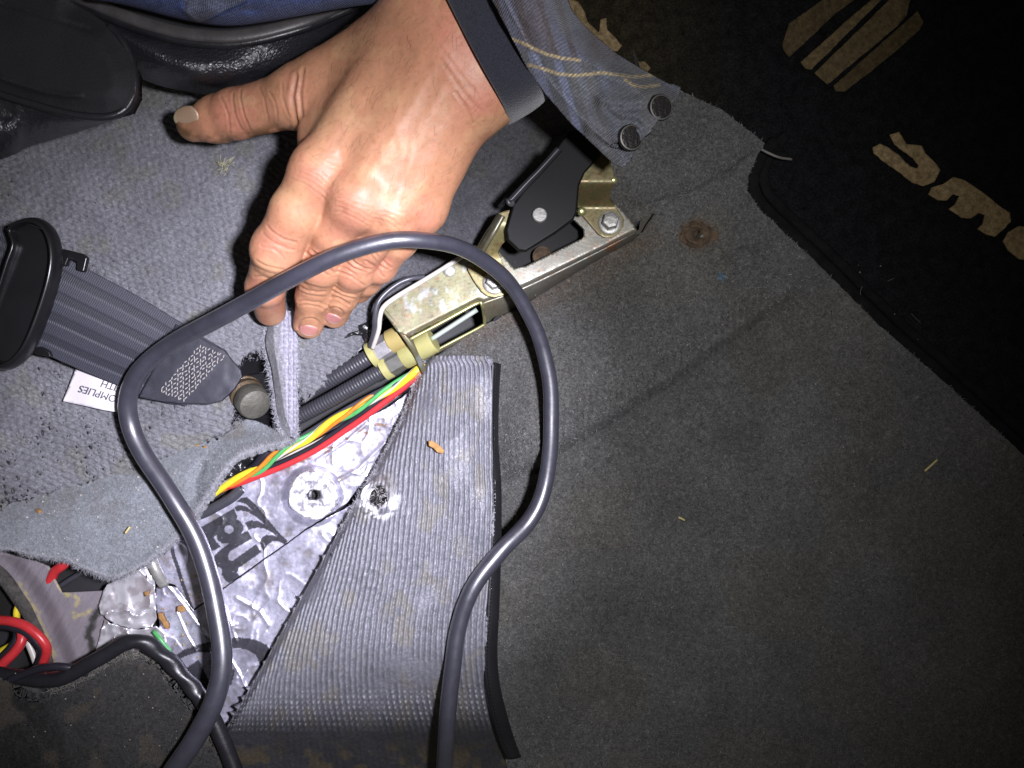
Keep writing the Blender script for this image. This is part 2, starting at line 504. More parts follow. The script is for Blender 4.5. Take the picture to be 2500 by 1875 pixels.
# ================================================================== SETTING
# ---- floor pan under everything
def z_pan(u, v): return -0.034 + 0.003 * (fbm(u / 200, v / 200, 5, 2) - .5)
def c_pan(u, v):
    n = fbm(u / 60, v / 60, 9, 4)
    return mix3((0.022, 0.022, 0.024), (0.010, 0.009, 0.008), sstep(.4, .65, n))
struct(poly_sheet('floor_pan', [(-900, -600), (1250, -600), (1600, 250), (1560, 560), (1050, 900), (1000, 2500), (-900, 2500)], 34, z_pan, c_pan, 'steel_paint'))

# ---- main carpet, right
RIDGE = [(1190, 1195), (1280, 1150), (1400, 1085), (1520, 1010), (1640, 935), (1740, 865), (1830, 800), (1920, 735), (2000, 680)]
def z_main(u, v):
    d = (u - 1100) * .39 + (v - 850) * .92
    z = -0.000055 * np.clip(d, -200, 3000) - 0.004 * sstep(1500, 2400, u)
    # long crease: pile stands up on its upper side, groove on its lower side
    dr = dpoly(u, v, RIDGE)
    side = np.interp(u, [p[0] for p in RIDGE], [p[1] for p in RIDGE]) - v     # >0 above the line
    fade = sstep(1150, 1300, u) * (1 - sstep(1850, 2020, u))
    z = z + fade * (0.026 * sstep(-16, 32, side + 10 * (fbm(u / 30, v / 30, 22, 2) - .5)) * np.exp(-(np.maximum(side, 0) / 190.0) ** 2) - 0.0035 * np.exp(-((side + 12) / 12.0) ** 2))
    # crease between the tunnel top and the side, top right
    cr = [(1500, 500), (1600, 480), (1700, 450), (1780, 405), (1835, 360)]
    z = z - 0.005 * np.exp(-(dpoly(u, v, cr) / 9) ** 2) + 0.003 * np.exp(-(dpoly(u, v, [(p[0], p[1] + 30) for p in cr]) / 24) ** 2)
    # lifted edge along the handbrake bracket
    ed = [(1027, 879), (1183, 796), (1280, 745), (1465, 633), (1560, 580)]
    z = z + 0.004 * np.exp(-(dpoly(u, v, ed) / 30) ** 2)
    # slow swells + dents
    z = z + 0.004 * (fbm(u / 260, v / 260, 21, 3) - .5)
    # rubbed loops by the crease
    rough = np.exp(-((side - 40) / 55.0) ** 2) * fade
    rib = np.sin((u * .85 + v * .5) / 2.9 + 3 * noise(u / 40, v / 40, 4)) * np.sin((u * -.5 + v * .85) / 5.0)
    z = z + 0.0030 * rough * rib
    z = z - 0.006 * np.exp(-(np.hypot((u - 1700) / 1.2, v - 572) / 20) ** 2)
    return z
def c_main(u, v):
    n = fbm(u / 5.5, v / 5.5, 31, 2)
    b = fbm(u / 150, v / 150, 33, 3)
    c = np.array([0.088, 0.087, 0.083]) * (0.62 + 0.76 * n)[:, None] * (0.78 + .44 * b)[:, None]
    c = mix3(c, c * [1.0, .97, .84] , sstep(.42, .62, fbm(u / 210, v / 210, 37, 2)) * .6)
    ed = [(1150, 830), (1280, 760), (1465, 655), (1580, 585)]
    c = mix3(c, (0.10, 0.062, 0.032), np.exp(-(dpoly(u, v, ed) / 28) ** 2) * (.05 + .55 * fbm(u / 30, v / 30, 8, 3)))
    c = mix3(c, (0.07, 0.14, 0.20), sstep(14, 4, np.hypot(u - 1761, v - 676)) * .75)
    c = mix3(c, (0.09, 0.055, 0.03), sstep(52, 16, np.hypot((u - 1702) / 1.15, v - 572) + 18 * (fbm(u / 12, v / 12, 6, 3) - .5)))
    c = mix3(c, (0.22, 0.22, 0.20), (noise(u / 2.6, v / 2.6, 77) > .93) * .28)
    return c
main_out = [(1090, 1010), (1060, 880), (1183, 798), (1290, 742), (1465, 633), (1545, 592), (1572, 563), (1604, 522), (1592, 521), (1562, 540), (1500, 548),
            (1440, 420), (1490, 330), (1630, 232), (1672, 226), (1763, 268), (1868, 350), (1850, 378), (1828, 430), (1824, 465), (1858, 515), (1990, 637), (2147, 795), (2317, 942),
            (2520, 1130), (2700, 1290), (2700, 2200), (1090, 2200)]
carpet = struct(poly_sheet('carpet', main_out, 7.5, z_main, c_main, 'carpet', thick=0.004, edge_jit=2.0))
def scatter(n, outline, zf, lift=0.0):
    ol = np.asarray([p[:2] for p in outline], float)
    lo, hi = ol.min(0), ol.max(0)
    lo = np.maximum(lo, [-40, -40]); hi = np.minimum(hi, [2540, 1915])
    U = RNG.uniform(lo[0], hi[0], n * 3); V = RNG.uniform(lo[1], hi[1], n * 3)
    k = inside(U, V, ol)
    U, V = U[k][:n], V[k][:n]
    return U, V, PA(U, V, zf(U, V) + lift)
def pile(name, n, outline, zf, cf, parent, lmin, lmax, wd, up=.7, bright=(0.7, 1.5), m='fibre', drift=(0, 0)):
    U, V, B = scatter(n, outline, zf, -0.0003)
    n = len(U)
    d = RNG.normal(size=(n, 3)); d[:, 2] = np.abs(d[:, 2]) * up + .1; d[:, 0] += drift[0]; d[:, 1] += drift[1]
    c = cf(U, V) * RNG.uniform(*bright, n)[:, None]
    return fibres(name, B, d, RNG.uniform(lmin, lmax, n), wd, c, m, parent)
pile('pile', 170000, main_out, z_main, c_main, carpet, .0009, .0024, .00015, .6, (.3, 2.6))

# ---- plush carpet over the tunnel side, upper left
def z_side(u, v):
    z = 0.0015 - 0.018 * sstep(620, 60, v) - .004 * sstep(500, 0, u)
    z = z - 0.006 * sstep(900, 1200, v + (u - 600) * .35 * (u < 600))
    z = z + 0.005 * (fbm(u / 180, v / 180, 41, 3) - .5)
    a = math.radians(24)
    wu = u + 9 * (fbm(u / 60, v / 60, 44, 2) - .5); wv = v + 26 * (fbm(u / 90, v / 90, 45, 2) - .5)
    x = wu * math.cos(a) + wv * math.sin(a); y = -wu * math.sin(a) + wv * math.cos(a)
    row = np.floor(y / 14.5 + .5)
    t = np.cos(2 * np.pi * y / 14.5) * .5 + .5
    s = np.cos(2 * np.pi * (x / 21 + .5 * (row % 2))) * .5 + .5
    amp = .72 + .28 * sstep(.35, .65, fbm(u / 140, v / 140, 46, 2))
    amp = amp * sstep(1100, 850, u)
    z = z + 0.0034 * amp * (.62 * t + .38 * s + .5 * (fbm(u / 9, v / 9, 47, 2) - .5)) + 0.0006 * fbm(u / 6, v / 6, 48, 2)
    # soft groove beside the bracket
    z = z - .004 * np.exp(-(dpoly(u, v, [(1020, 560), (1200, 440), (1380, 330)]) / 18) ** 2)
    z = z - .008 * sstep(85, 50, np.hypot((u - 632) / 1.0, v - 945))
    return z
def c_side(u, v):
    n = fbm(u / 6, v / 6, 51, 2); b = fbm(u / 120, v / 120, 52, 3)
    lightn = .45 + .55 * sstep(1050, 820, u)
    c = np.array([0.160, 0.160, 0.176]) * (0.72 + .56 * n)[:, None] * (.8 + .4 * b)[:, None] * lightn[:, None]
    c = mix3(c, c * [1.0, .98, .72], sstep(.6, .8, fbm(u / 60, v / 60, 53, 2)) * .5)
    return c
side_out = [(-380, -120), (1180, -120), (1330, 200), (1460, 380), (1440, 560), (1240, 610), (1060, 690), (950, 760), (915, 800), (880, 850), (800, 930), (740, 975), (712, 930),
            (690, 880), (665, 850), (640, 846), (612, 858), (590, 876), (576, 905), (580, 950), (570, 1000), (560, 1050), (470, 1090), (280, 1160), (-380, 1340)]
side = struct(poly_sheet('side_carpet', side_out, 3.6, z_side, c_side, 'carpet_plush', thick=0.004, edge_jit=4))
pile('pile', 130000, [(-60, 150), (420, 150), (620, 150), (700, 300), (1000, 350), (1400, 300), (1440, 560), (1240, 610), (950, 760), (880, 850), (720, 985), (655, 880), (598, 880), (570, 950), (600, 1040), (280, 1160), (-60, 1250)],
     z_side, c_side, side, .0007, .0016, .00011, .9, (.6, 1.6))

# ---- black rug at the top right with tan lettering
def z_rug(u, v): return -0.034 - 0.000022 * np.clip(u - 1500, 0, 2000) + .002 * (fbm(u / 150, v / 150, 61, 2) - .5)
def c_rug(u, v):
    n = fbm(u / 6, v / 6, 62, 2)
    t = sstep(1900, 1500, u) * .9
    c = np.array([0.011, 0.0115, 0.0125]) * (.5 + n)[:, None]
    return mix3(c, np.array([0.024, 0.02, 0.012]) * (.4 + 1.2 * n)[:, None], t)
rug_out = [(1130, -160), (2750, -160), (2750, 1560), (2480, 1290), (2250, 1040), (2090, 880), (1930, 730), (1790, 590), (1700, 470), (1640, 380), (1480, 360), (1300, 120)]
rug = poly_sheet('floor_mat', rug_out, 16, z_rug, c_rug, 'rug', thick=.003)
tag(rug, 'black floor mat with worn tan letters and tan bars, in the dark at top right', 'mat')
pile('pile', 40000, rug_out, z_rug, c_rug, rug, .001, .0025, .00012, .7, (.5, 2.0))
mat('mat_letter', attr=True, rough=.95, spec=.05, grain=.3, gscale=700, bump=.8, bscale=600, bdist=.001)
def c_tan(k):
    def f(u, v):
        n = fbm(u / 9, v / 9, 63, 3)
        return np.array([0.30, 0.22, 0.115]) * k * (.55 + .9 * n)[:, None]
    return f
zl = lambda u, v: z_rug(u, v) + .0022
letters = [
 [(1583, 632), (1625, 618), (1660, 676), (1730, 682), (1748, 720), (1802, 770), (1818, 800), (1790, 852), (1740, 872), (1690, 857), (1638, 814), (1578, 774), (1508, 718), (1503, 690), (1535, 674), (1572, 690), (1622, 728), (1680, 783), (1712, 792), (1720, 775), (1690, 740), (1640, 703), (1605, 676)],
 [(1880, 830), (1930, 845), (2020, 905), (2100, 970), (2145, 1000), (2150, 1040), (2110, 1080), (2075, 1110), (2040, 1100), (1995, 1075), (2020, 1050), (2030, 1010), (2000, 1000), (1960, 1025), (1920, 1020), (1860, 980), (1890, 960), (1910, 920), (1880, 910), (1850, 940), (1810, 940), (1765, 910), (1780, 880), (1830, 865)],
 [(2190, 1060), (2260, 1070), (2290, 1230), (2190, 1215), (2140, 1175), (2115, 1130), (2140, 1090)]]
for l in letters:
    o = poly_sheet('letter', CM(l), 4, zl, c_tan(1.0), 'mat_letter', rug, thick=.0016, edge_jit=1.2)
bars = [([(1080, 200), (1110, 110), (1290, -20), (1440, -20), (1330, 60), (1150, 230), (1110, 265), (1085, 235)], .32),
        ([(1165, 290), (1420, 60), (1520, -20), (1560, -20), (1215, 325), (1185, 318)], .5),
        ([(1230, 340), (1600, -20), (1680, -10), (1660, 70), (1620, 120), (1290, 395)], .42),
        ([(1320, 400), (1680, 80), (1712, 50), (1740, 100), (1720, 140), (1600, 250), (1370, 430), (1330, 425)], .3),
        ([(60, -20), (120, 10), (150, 60), (165, 105), (215, 150), (225, 90), (250, 85), (255, 140), (300, 185), (325, 215), (305, 240), (240, 225), (170, 175), (105, 110)], .7),
        ([(400, 290), (430, 285), (460, 320), (445, 335), (410, 318)], .5)]
for i, (l, k) in enumerate(bars):
    poly_sheet('bar' if i < 4 else 'letter', CM(l), 4, zl, c_tan(k), 'mat_letter', rug, thick=.0016, edge_jit=1.5)
mat('rug_edge', (0.010, 0.010, 0.0105), rough=.95, spec=.1, bump=1, bscale=500, bdist=.0015, var=.4, vscale=120)
# bound edge of the mat: two ribs and pale piping
edge = [(1880, 352), (1848, 385), (1828, 430), (1826, 468), (1858, 520), (1990, 643), (2147, 800), (2317, 950), (2520, 1138), (2680, 1290)]
tube('edge_binding', [(u + 14, v - 8, float(z_rug(np.array([u]), np.array([v]))[0]) + .003) for u, v in edge], .0030, 'rug_edge', rug, n=90, ns=10, sect=(.7, 1.2))
tube('edge_binding', [(u + 40, v - 22, float(z_rug(np.array([u]), np.array([v]))[0]) + .0012) for u, v in edge], .0026, 'rug_edge', rug, n=90, ns=10, sect=(.7, 1.2))
mat('pale_piping', (0.16, 0.15, 0.135), rough=.6, var=.6, vscale=160)
tag(tube('piping', CM([(560, 400, -.024), (620, 445, -.024), (690, 500, -.023), (760, 545, -.024), (830, 580, -.024), (900, 640, -.024), (960, 690, -.025), (1050, 735, -.026), (1120, 748, -.028)]),
     .00075, 'pale_piping', None, n=50, ns=8), 'thin pale piping cord between plaid cuff and black mat', 'piping')

# ================================================================== TUNNEL: foil, panel
def polysd(u, v, poly):
    d = dpoly(u, v, poly, True)
    return np.where(inside(u, v, poly), -d, d)
BOSS = (764, 1209)
CREASE = [CL([(1440, 1290), (1480, 1450), (1500, 1560), (1560, 1660)]), C4([(1500, 500), (1600, 800), (1640, 900)]), C4([(1480, 480), (1620, 540), (1720, 610)]),
          C4([(1380, 1000), (1440, 1100), (1480, 1190)]), C4([(1000, 560), (1100, 680), (1230, 860), (1290, 900)]), C4([(1420, 640), (1560, 720), (1610, 800)]), C4([(1350, 700), (1420, 900)]),
          C3([(1560, 900), (1400, 1040), (1180, 1180)]), C3([(1700, 1050), (1500, 1250), (1350, 1330)]), C4([(1060, 720), (1120, 860), (1180, 960)])]
_r = random.Random(5)
for _k in range(30):
    _x, _y = _r.uniform(470, 900), _r.uniform(1120, 1720); _a = _r.uniform(0, 6.28); _l = _r.uniform(25, 70)
    CREASE.append([(_x, _y), (_x + _l * .5 * math.cos(_a) + _r.uniform(-6, 6), _y + _l * .5 * math.sin(_a) + _r.uniform(-6, 6)), (_x + _l * math.cos(_a + .3), _y + _l * math.sin(_a + .3))])
CREASE = [c for c in CREASE if not any(480 < p[0] < 715 and 1195 < p[1] < 1425 for p in c)] 
def z_foil(u, v):
    z = -0.016 + .003 * (fbm(u / 110, v / 110, 71, 2) - .5)
    w = 1 - np.abs(2 * fbm(u / 85, v / 85, 72, 2) - 1)
    z = z + .0006 * (w ** 12)
    w = 1 - np.abs(2 * fbm(u / 17 + v / 60, v / 21, 73, 2) - 1)
    z = z + .00010 * (w ** 3)
    for k, c in enumerate(CREASE):
        z = z + (.0007 if k < 7 else .00022 + .00007 * (k % 5)) * np.exp(-(dpoly(u, v, c) / (2.6 + k % 3 * 1.2)) ** 2)
    r = np.hypot(u - BOSS[0], v - BOSS[1]) + 5 * (fbm(u / 15, v / 15, 74, 2) - .5)
    z = z + .006 * sstep(78, 48, r) - .0025 * sstep(34, 20, r) - .016 * sstep(15, 10, r)
    z = z + .0014 * np.exp(-((r - 58) / 5) ** 2) + .0012 * np.exp(-((r - 26) / 5) ** 2) * fbm(u / 7, v / 7, 75, 2)
    return z
wing = CL([(1000, 775), (1060, 730), (1120, 725), (1200, 790), (1310, 920), (1450, 1090), (1560, 1200), (1530, 1240), (1470, 1205), (1400, 1200), (1340, 1235), (1310, 1290), (1305, 1318), (1275, 1270), (1260, 1210), (1280, 1160), (1330, 1130), (1400, 1135), (1440, 1150), (1390, 1105), (1310, 1065), (1230, 1055), (1170, 1065), (1135, 1080), (1100, 1000), (1160, 975), (1240, 985), (1320, 1025), (1230, 945), (1130, 885), (1050, 868), (1005, 880), (985, 830), (1040, 808), (1100, 822), (1180, 872), (1110, 800), (1040, 778)])
abody = CL([(570, 1075), (690, 1010), (975, 845), (1000, 895), (1018, 945), (1003, 962), (1050, 985), (1083, 1035), (1080, 1085), (1058, 1118), (1125, 1088), (1178, 1170), (935, 1310), (915, 1360), (925, 1400), (960, 1415), (1215, 1232), (1275, 1318), (1030, 1490), (1010, 1540), (1030, 1570), (1070, 1568), (1305, 1385), (1310, 1395), (1100, 1560), (930, 1655), (880, 1620), (845, 1560), (850, 1500), (790, 1470), (755, 1410), (770, 1350), (830, 1295), (925, 1225), (850, 1225), (800, 1185), (790, 1135), (762, 1155), (780, 1200), (840, 1258), (725, 1325), (680, 1290), (620, 1190)])
dot = CL([(925 + 48 * math.cos(t * math.pi / 8), 1072 + 46 * math.sin(t * math.pi / 8)) for t in range(16)])
fr = CL([(330, 1150), (305, 1230), (320, 1340), (370, 1480), (420, 1650)]) + C4([(1150, 700)])
sw1 = C4([(1030, 1000), (1100, 950), (1200, 915), (1300, 890), (1420, 874), (1520, 884), (1600, 920), (1632, 970), (1600, 1050), (1545, 1125), (1560, 1040), (1535, 980), (1470, 945), (1380, 935), (1290, 960), (1180, 965), (1080, 1000)])
sw2 = C4([(1100, 1070), (1190, 1010), (1260, 1140), (1290, 1160), (1250, 1230), (1160, 1150)])
sw3 = C4([(1380, 1040), (1410, 1080), (1390, 1150), (1340, 1210), (1300, 1240), (1330, 1150)])
def c_foil(u, v):
    n = fbm(u / 40, v / 40, 81, 4)
    c = mix3((0.72, 0.71, 0.86), (0.48, 0.47, 0.57), sstep(.45, .75, n))
    c = mix3(c, (0.32, 0.27, 0.21), sstep(.60, .75, fbm(u / 26, v / 26, 84, 3)) * .5)
    r = np.hypot(u - BOSS[0], v - BOSS[1]) + 6 * (fbm(u / 12, v / 12, 82, 3) - .5)
    c = mix3(c, (0.86, 0.86, 0.88), sstep(64, 56, r) * sstep(.28, .4, fbm(u / 9, v / 9, 83, 3)))
    c = mix3(c, (0.02, 0.018, 0.016), sstep(16, 12, r))
    # dirt lines at the upper edge under the wires
    c = mix3(c, (0.30, 0.17, 0.07), sstep(.52, .66, fbm(u / 16, v / 7, 86, 3)) * np.exp(-(dpoly(u, v, C3([(200, 1640), (600, 1330), (1000, 1200), (1700, 900)])) / 12) ** 2) * .9)
    ink = inside(u, v, wing) | (inside(u, v, abody) & ~inside(u, v, dot)) | inside(u, v, sw1) | inside(u, v, sw2) | inside(u, v, sw3) | (dpoly(u, v, fr) < 4.6)
    wear = fbm(u / 5, v / 5, 85, 3)
    c = mix3(c, (0.018, 0.018, 0.022), ink * sstep(.93, .84, wear) * .97)
    return c
sheetA = C3([(180, 1640), (420, 1480), (700, 1300), (1000, 1180), (1300, 960), (1560, 860), (1750, 760), (1960, 600), (2080, 760), (2080, 1300), (1500, 1390), (1130, 1640)])[:-1] + \
    CL([(2200, 790), (1745, 1070), (1560, 1210), (1300, 1390), (930, 1660)]) + C4([(1160, 705), (1050, 560), (1000, 545), (930, 420), (980, 330), (1100, 250)])
sheetA = [p for p in sheetA]
oA = poly_sheet('foil_sheet', sheetA, 2.1, z_foil, c_foil, 'foil', thick=.0004, edge_jit=1.2)
tag(oA, 'silver foil damping sheet with black printed emblem and white bolt boss under the wires', 'foil sheet')
def zr_(u, v): return z_foil(u, v) + .0008 + .0042 * (fbm(u / 13, v / 13, 76, 3) - .42)
ring = [(BOSS[0] + 60 * math.cos(a) * (1 + .06 * math.sin(3 * a)), BOSS[1] + 57 * math.sin(a) * (1 + .07 * math.cos(4 * a + 1))) for a in np.linspace(0, 2 * math.pi, 40, endpoint=False)]
tr = poly_sheet('torn_boss', ring, 2.6, zr_, lambda u, v: mix3(mix3((0.66, 0.66, 0.70), (0.26, 0.25, 0.28), sstep(.50, .66, fbm(u / 9, v / 11, 79, 3))), (0.02, 0.018, 0.016), sstep(16, 11, np.hypot(u - BOSS[0] - 8, (v - BOSS[1]) * .9) + 6 * (fbm(u / 8, v / 8, 78, 2) - .5))), 'torn', oA, thick=.0006, edge_jit=6)
tr['label'] = 'torn white boss round the bolt hole'
sheetB = CL([(2260, 800), (1745, 1085), (1560, 1224), (1300, 1404), (930, 1672)]) + C4([(1165, 715), (1060, 575), (995, 560), (940, 570), (930, 660), (960, 800), (900, 960), (1000, 1040), (1150, 1180), (1280, 1360), (1340, 1460), (1480, 1420), (1760, 1100), (1900, 800)])
oB = poly_sheet('foil_sheet', sheetB, 2.8, lambda u, v: z_foil(u, v) - .0012, c_foil, 'foil', thick=.0004, edge_jit=1.2)
tag(oB, 'creased silver foil damping sheet with black curved print beside the folded ribbed mat', 'foil sheet')
def z_crum(seed, z0):
    def f(u, v):
        w = 1 - np.abs(2 * fbm(u / 42, v / 42, seed, 2) - 1)
        return z0 + .0034 * w ** 5 + .002 * fbm(u / 60, v / 60, seed + 3, 2)
    return f
c_sil = lambda u, v: mix3((0.72, 0.70, 0.74), (0.50, 0.46, 0.48), sstep(.5, .7, fbm(u / 20, v / 20, 87, 3)))
tag(poly_sheet('foil_patch', C4([(640, 560), (760, 500), (880, 445), (905, 480), (935, 560), (930, 650), (935, 760), (915, 810), (800, 825), (690, 795), (605, 735), (590, 690), (615, 610)]), 3.5, z_crum(91, -.011), c_sil, 'foil_crumpled', thick=.0006, edge_jit=2.5),
    'small crumpled bright foil patch below the torn grey carpet flap', 'foil patch')
tag(poly_sheet('foil_patch', C4([(625, 770), (720, 815), (830, 830), (930, 810), (985, 850), (1010, 960), (900, 1000), (700, 990), (570, 1010), (575, 940), (600, 860)]), 3.5, z_crum(95, -.013), c_sil, 'foil_crumpled', thick=.0006, edge_jit=2.5),
    'pinkish silver foil patch above the black hose at lower left', 'foil patch')

# ---- bare grey metal bracket panel with yellow sealant, lower left
def z_pnl(u, v): return -.014 + .0015 * (fbm(u / 80, v / 80, 101, 2) - .5) - .004 * sstep(60, 20, dpoly(u, v, C4([(0, 460), (120, 600), (230, 780), (330, 1040)])))
def c_pnl(u, v):
    n = fbm((u * .8 + v * .5) / 5, (u * -.5 + v * .8) / 60, 102, 3)
    c = mix3((0.23, 0.20, 0.22), (0.15, 0.135, 0.15), n)
    seal = np.minimum(dpoly(u, v, C4([(110, 540), (215, 720), (300, 900), (330, 1040)])), dpoly(u, v, C4([(300, 450), (370, 600), (470, 640), (440, 760), (540, 720)])))
    c = mix3(c, (0.40, 0.34, 0.12), sstep(9, 2, seal + 16 * (fbm(u / 8, v / 8, 103, 3) - .35)) * .7)
    c = mix3(c, (0.03, 0.028, 0.025), sstep(14, 5, dpoly(u, v, C4([(600, 700), (560, 760), (530, 860), (560, 960)])) + 12 * (fbm(u / 9, v / 9, 104, 3) - .4)))
    return c
tag(poly_sheet('sheet_metal', C4([(-60, 330), (0, 370), (90, 390), (220, 420), (290, 450), (330, 530), (370, 608), (620, 596), (640, 700), (640, 1060), (330, 1080), (300, 950), (230, 790), (130, 620), (0, 470), (-60, 430)]), 5, z_pnl, c_pnl, 'steel_paint', thick=.0016),
    'bare grey metal panel with yellow sealant smears at lower left', 'metal panel')
mat('foam', (0.06, 0.055, 0.05), rough=1, var=.6, vscale=200, bump=1, bscale=500, bdist=.002)
tag(tube('edge_trim', C4([(-60, 450, -.018), (30, 520, -.018), (120, 640, -.019), (200, 760, -.020), (260, 880, -.021), (320, 1060, -.022)]), .0042, 'foam', None, n=40, ns=10), 'crumbling dark foam trim along the grey panel edge', 'trim')

# ================================================================== CARPET FLAPS
flap_out = [(-330, 1330), (60, 1196), (200, 1160), (320, 1120), (450, 1070), (560, 1030), (620, 1026), (665, 1048), (700, 1062), (722, 1052), (718, 1072), (690, 1082), (645, 1088), (590, 1108), (560, 1135), (530, 1175), (500, 1220), (470, 1272), (435, 1310), (400, 1342), (360, 1372), (325, 1392), (290, 1408), (262, 1409), (235, 1398), (200, 1385), (165, 1366), (120, 1362), (60, 1350), (0, 1338), (-330, 1420)]
def z_flap(u, v):
    e = dpoly(u, v, flap_out[11:], False)
    z = .006 - .011 * sstep(90, 0, v - np.interp(u, [-330, -60, 320, 560, 720], [1330, 1235, 1120, 1030, 1040])) 
    z = z + .010 * sstep(60, 0, e) * sstep(430, 560, u) + .002 * sstep(25, 0, e)
    z = z + .006 * (fbm(u / 130, v / 130, 111, 3) - .5)
    dent = np.exp(-(dpoly(u, v, CL([(640, 380), (590, 480), (560, 600), (570, 700)])) / 13) ** 2)
    return z - .005 * dent + .0011 * fbm(u / 6, v / 6, 112, 3)
def c_flap(u, v):
    n = fbm(u / 4, v / 4, 113, 2)
    c = np.array([0.180, 0.190, 0.205]) * (.66 + .68 * n)[:, None]
    c = mix3(c, np.array([0.12, 0.105, 0.08]), sstep(.5, .68, fbm(u / 70, v / 70, 114, 3)) * .6 * sstep(1330, 1100, v))
    c = mix3(c, np.array([.27, .27, .29]), sstep(10, 2, dpoly(u, v, flap_out[9:], False)) * .7)
    return c
flap = poly_sheet('carpet_flap', flap_out, 4.2, z_flap, c_flap, 'felt', thick=.0045, edge_jit=3)
tag(flap, 'loose grey felt carpet flap with a cut fuzzy edge beside the foil', 'carpet flap')
pile('pile', 45000, flap_out, z_flap, c_flap, flap, .0008, .0018, .00009, .5, (.8, 1.6))
def fringe(name, line, zf, n, parent, col, lmax=.004, spread=5, off=0.0):
    q = crom([(p[0], p[1]) for p in line], 400)
    i = RNG.integers(0, 400, n)
    U = q[i, 0] + RNG.normal(size=n) * spread; V = q[i, 1] + RNG.normal(size=n) * spread
    z = zf(U, V) if callable(zf) else np.full(n, zf)
    B = PA(U, V, z - .002 * RNG.random(n) + off)
    d = RNG.normal(size=(n, 3)); d[:, 2] *= .5
    c = np.asarray(col) * RNG.uniform(.6, 1.4, n)[:, None]
    return fibres(name, B, d, RNG.uniform(.0015, lmax, n), .00009, c, 'fibre', parent)
fringe('fringe', flap_out[9:], z_flap, 9000, flap, (.24, .24, .26), .004, 3)

# narrow turned-up strip hanging by the belt anchor
lf = C3([(790, 60, .004), (800, 150, .006), (782, 280, .008), (830, 480, .008), (850, 620, .007), (880, 830, .006), (930, 1000, .004), (990, 1035, .004)])
md_ = C3([(860, 20, .010), (850, 150, .014), (850, 280, .016), (880, 480, .016), (905, 620, .015), (935, 830, .013), (985, 960, .010), (1010, 1020, .008)])
rt = C3([(1000, 30, .010), (1022, 140, .013), (1027, 300, .014), (1026, 450, .014), (1022, 620, .013), (1022, 800, .012), (1022, 940, .010), (1024, 1000, .008)])
def za_strip(s, t, u, v): return .0007 * np.sin(u / 1.9) * (t > .5) * .8 + .0012 * (fbm(u / 5, v / 5, 121, 2) - .5)
def c_strip(s, t, u, v):
    n = fbm(u / 4, v / 4, 122, 2)
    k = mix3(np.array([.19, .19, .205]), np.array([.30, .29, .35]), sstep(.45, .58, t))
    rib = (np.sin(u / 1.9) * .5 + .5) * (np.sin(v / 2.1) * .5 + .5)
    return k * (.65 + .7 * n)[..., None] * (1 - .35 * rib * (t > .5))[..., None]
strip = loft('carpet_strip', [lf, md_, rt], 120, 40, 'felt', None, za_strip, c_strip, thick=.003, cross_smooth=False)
tag(strip, 'narrow fuzzy strip of cut carpet standing between belt anchor bolt and black hoses', 'carpet strip')
fringe('fringe', lf, .006, 2600, strip, (.30, .30, .33), .0042, 5)
fringe('fringe', rt, .012, 900, strip, (.30, .30, .33), .0025, 3)

# bottom-left dark carpet with piped edge
dk_out = [(-380, 1600), (60, 1672), (110, 1684), (180, 1660), (240, 1622), (300, 1592), (350, 1588), (400, 1608), (450, 1670), (500, 1740), (545, 1810), (600, 1930), (600, 2200), (-380, 2200)]
def z_dk(u, v):
    e = dpoly(u, v, dk_out[1:12])
    return .010 - .012 * sstep(40, 0, e) + .010 * (fbm(u / 120, v / 120, 131, 3) - .5) - .004 * np.exp(-(dpoly(u, v, [(90, 1700), (150, 1790), (170, 1900)]) / 26) ** 2) + .0012 * fbm(u / 6, v / 6, 132, 2)
def c_dk(u, v):
    n = fbm(u / 5, v / 5, 133, 2)
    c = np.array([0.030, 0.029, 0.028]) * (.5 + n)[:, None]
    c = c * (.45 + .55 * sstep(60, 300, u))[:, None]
    return mix3(c, (.075, .062, .045), sstep(.55, .7, fbm(u / 60, v / 60, 134, 3)) * .4)
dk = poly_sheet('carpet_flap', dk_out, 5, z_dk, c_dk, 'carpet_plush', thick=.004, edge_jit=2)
tag(dk, 'dark hairy carpet corner with black piped edge at bottom left', 'carpet flap')
pile('pile', 26000, dk_out, z_dk, c_dk, dk, .001, .003, .0001, .6, (.6, 2.2))
tube('piping', C4([(-60, 1090, .002), (100, 1110, .004), (250, 1130, .007), (380, 1115, .010), (520, 1040, .012), (640, 975, .013), (740, 915, .014), (820, 898, .014), (900, 925, .013), (960, 970, .013), (1040, 1040, .012), (1110, 1120, .011), (1190, 1220, .011), (1270, 1350, .012), (1340, 1500, .012), (1420, 1700, .012)]),
     .0041, 'black_rubber', dk, n=160, ns=14, twist=lambda s, t: 1 + .10 * np.sin(s * 70 + 3 * np.sin(t)) * (s > .45) * (s < .72))
fringe('fringe', C4([(300, 1180), (450, 1130), (600, 1060), (740, 985), (860, 985), (1000, 1060), (1080, 1150)]), .006, 1600, dk, (.15, .14, .125), .006, 8)

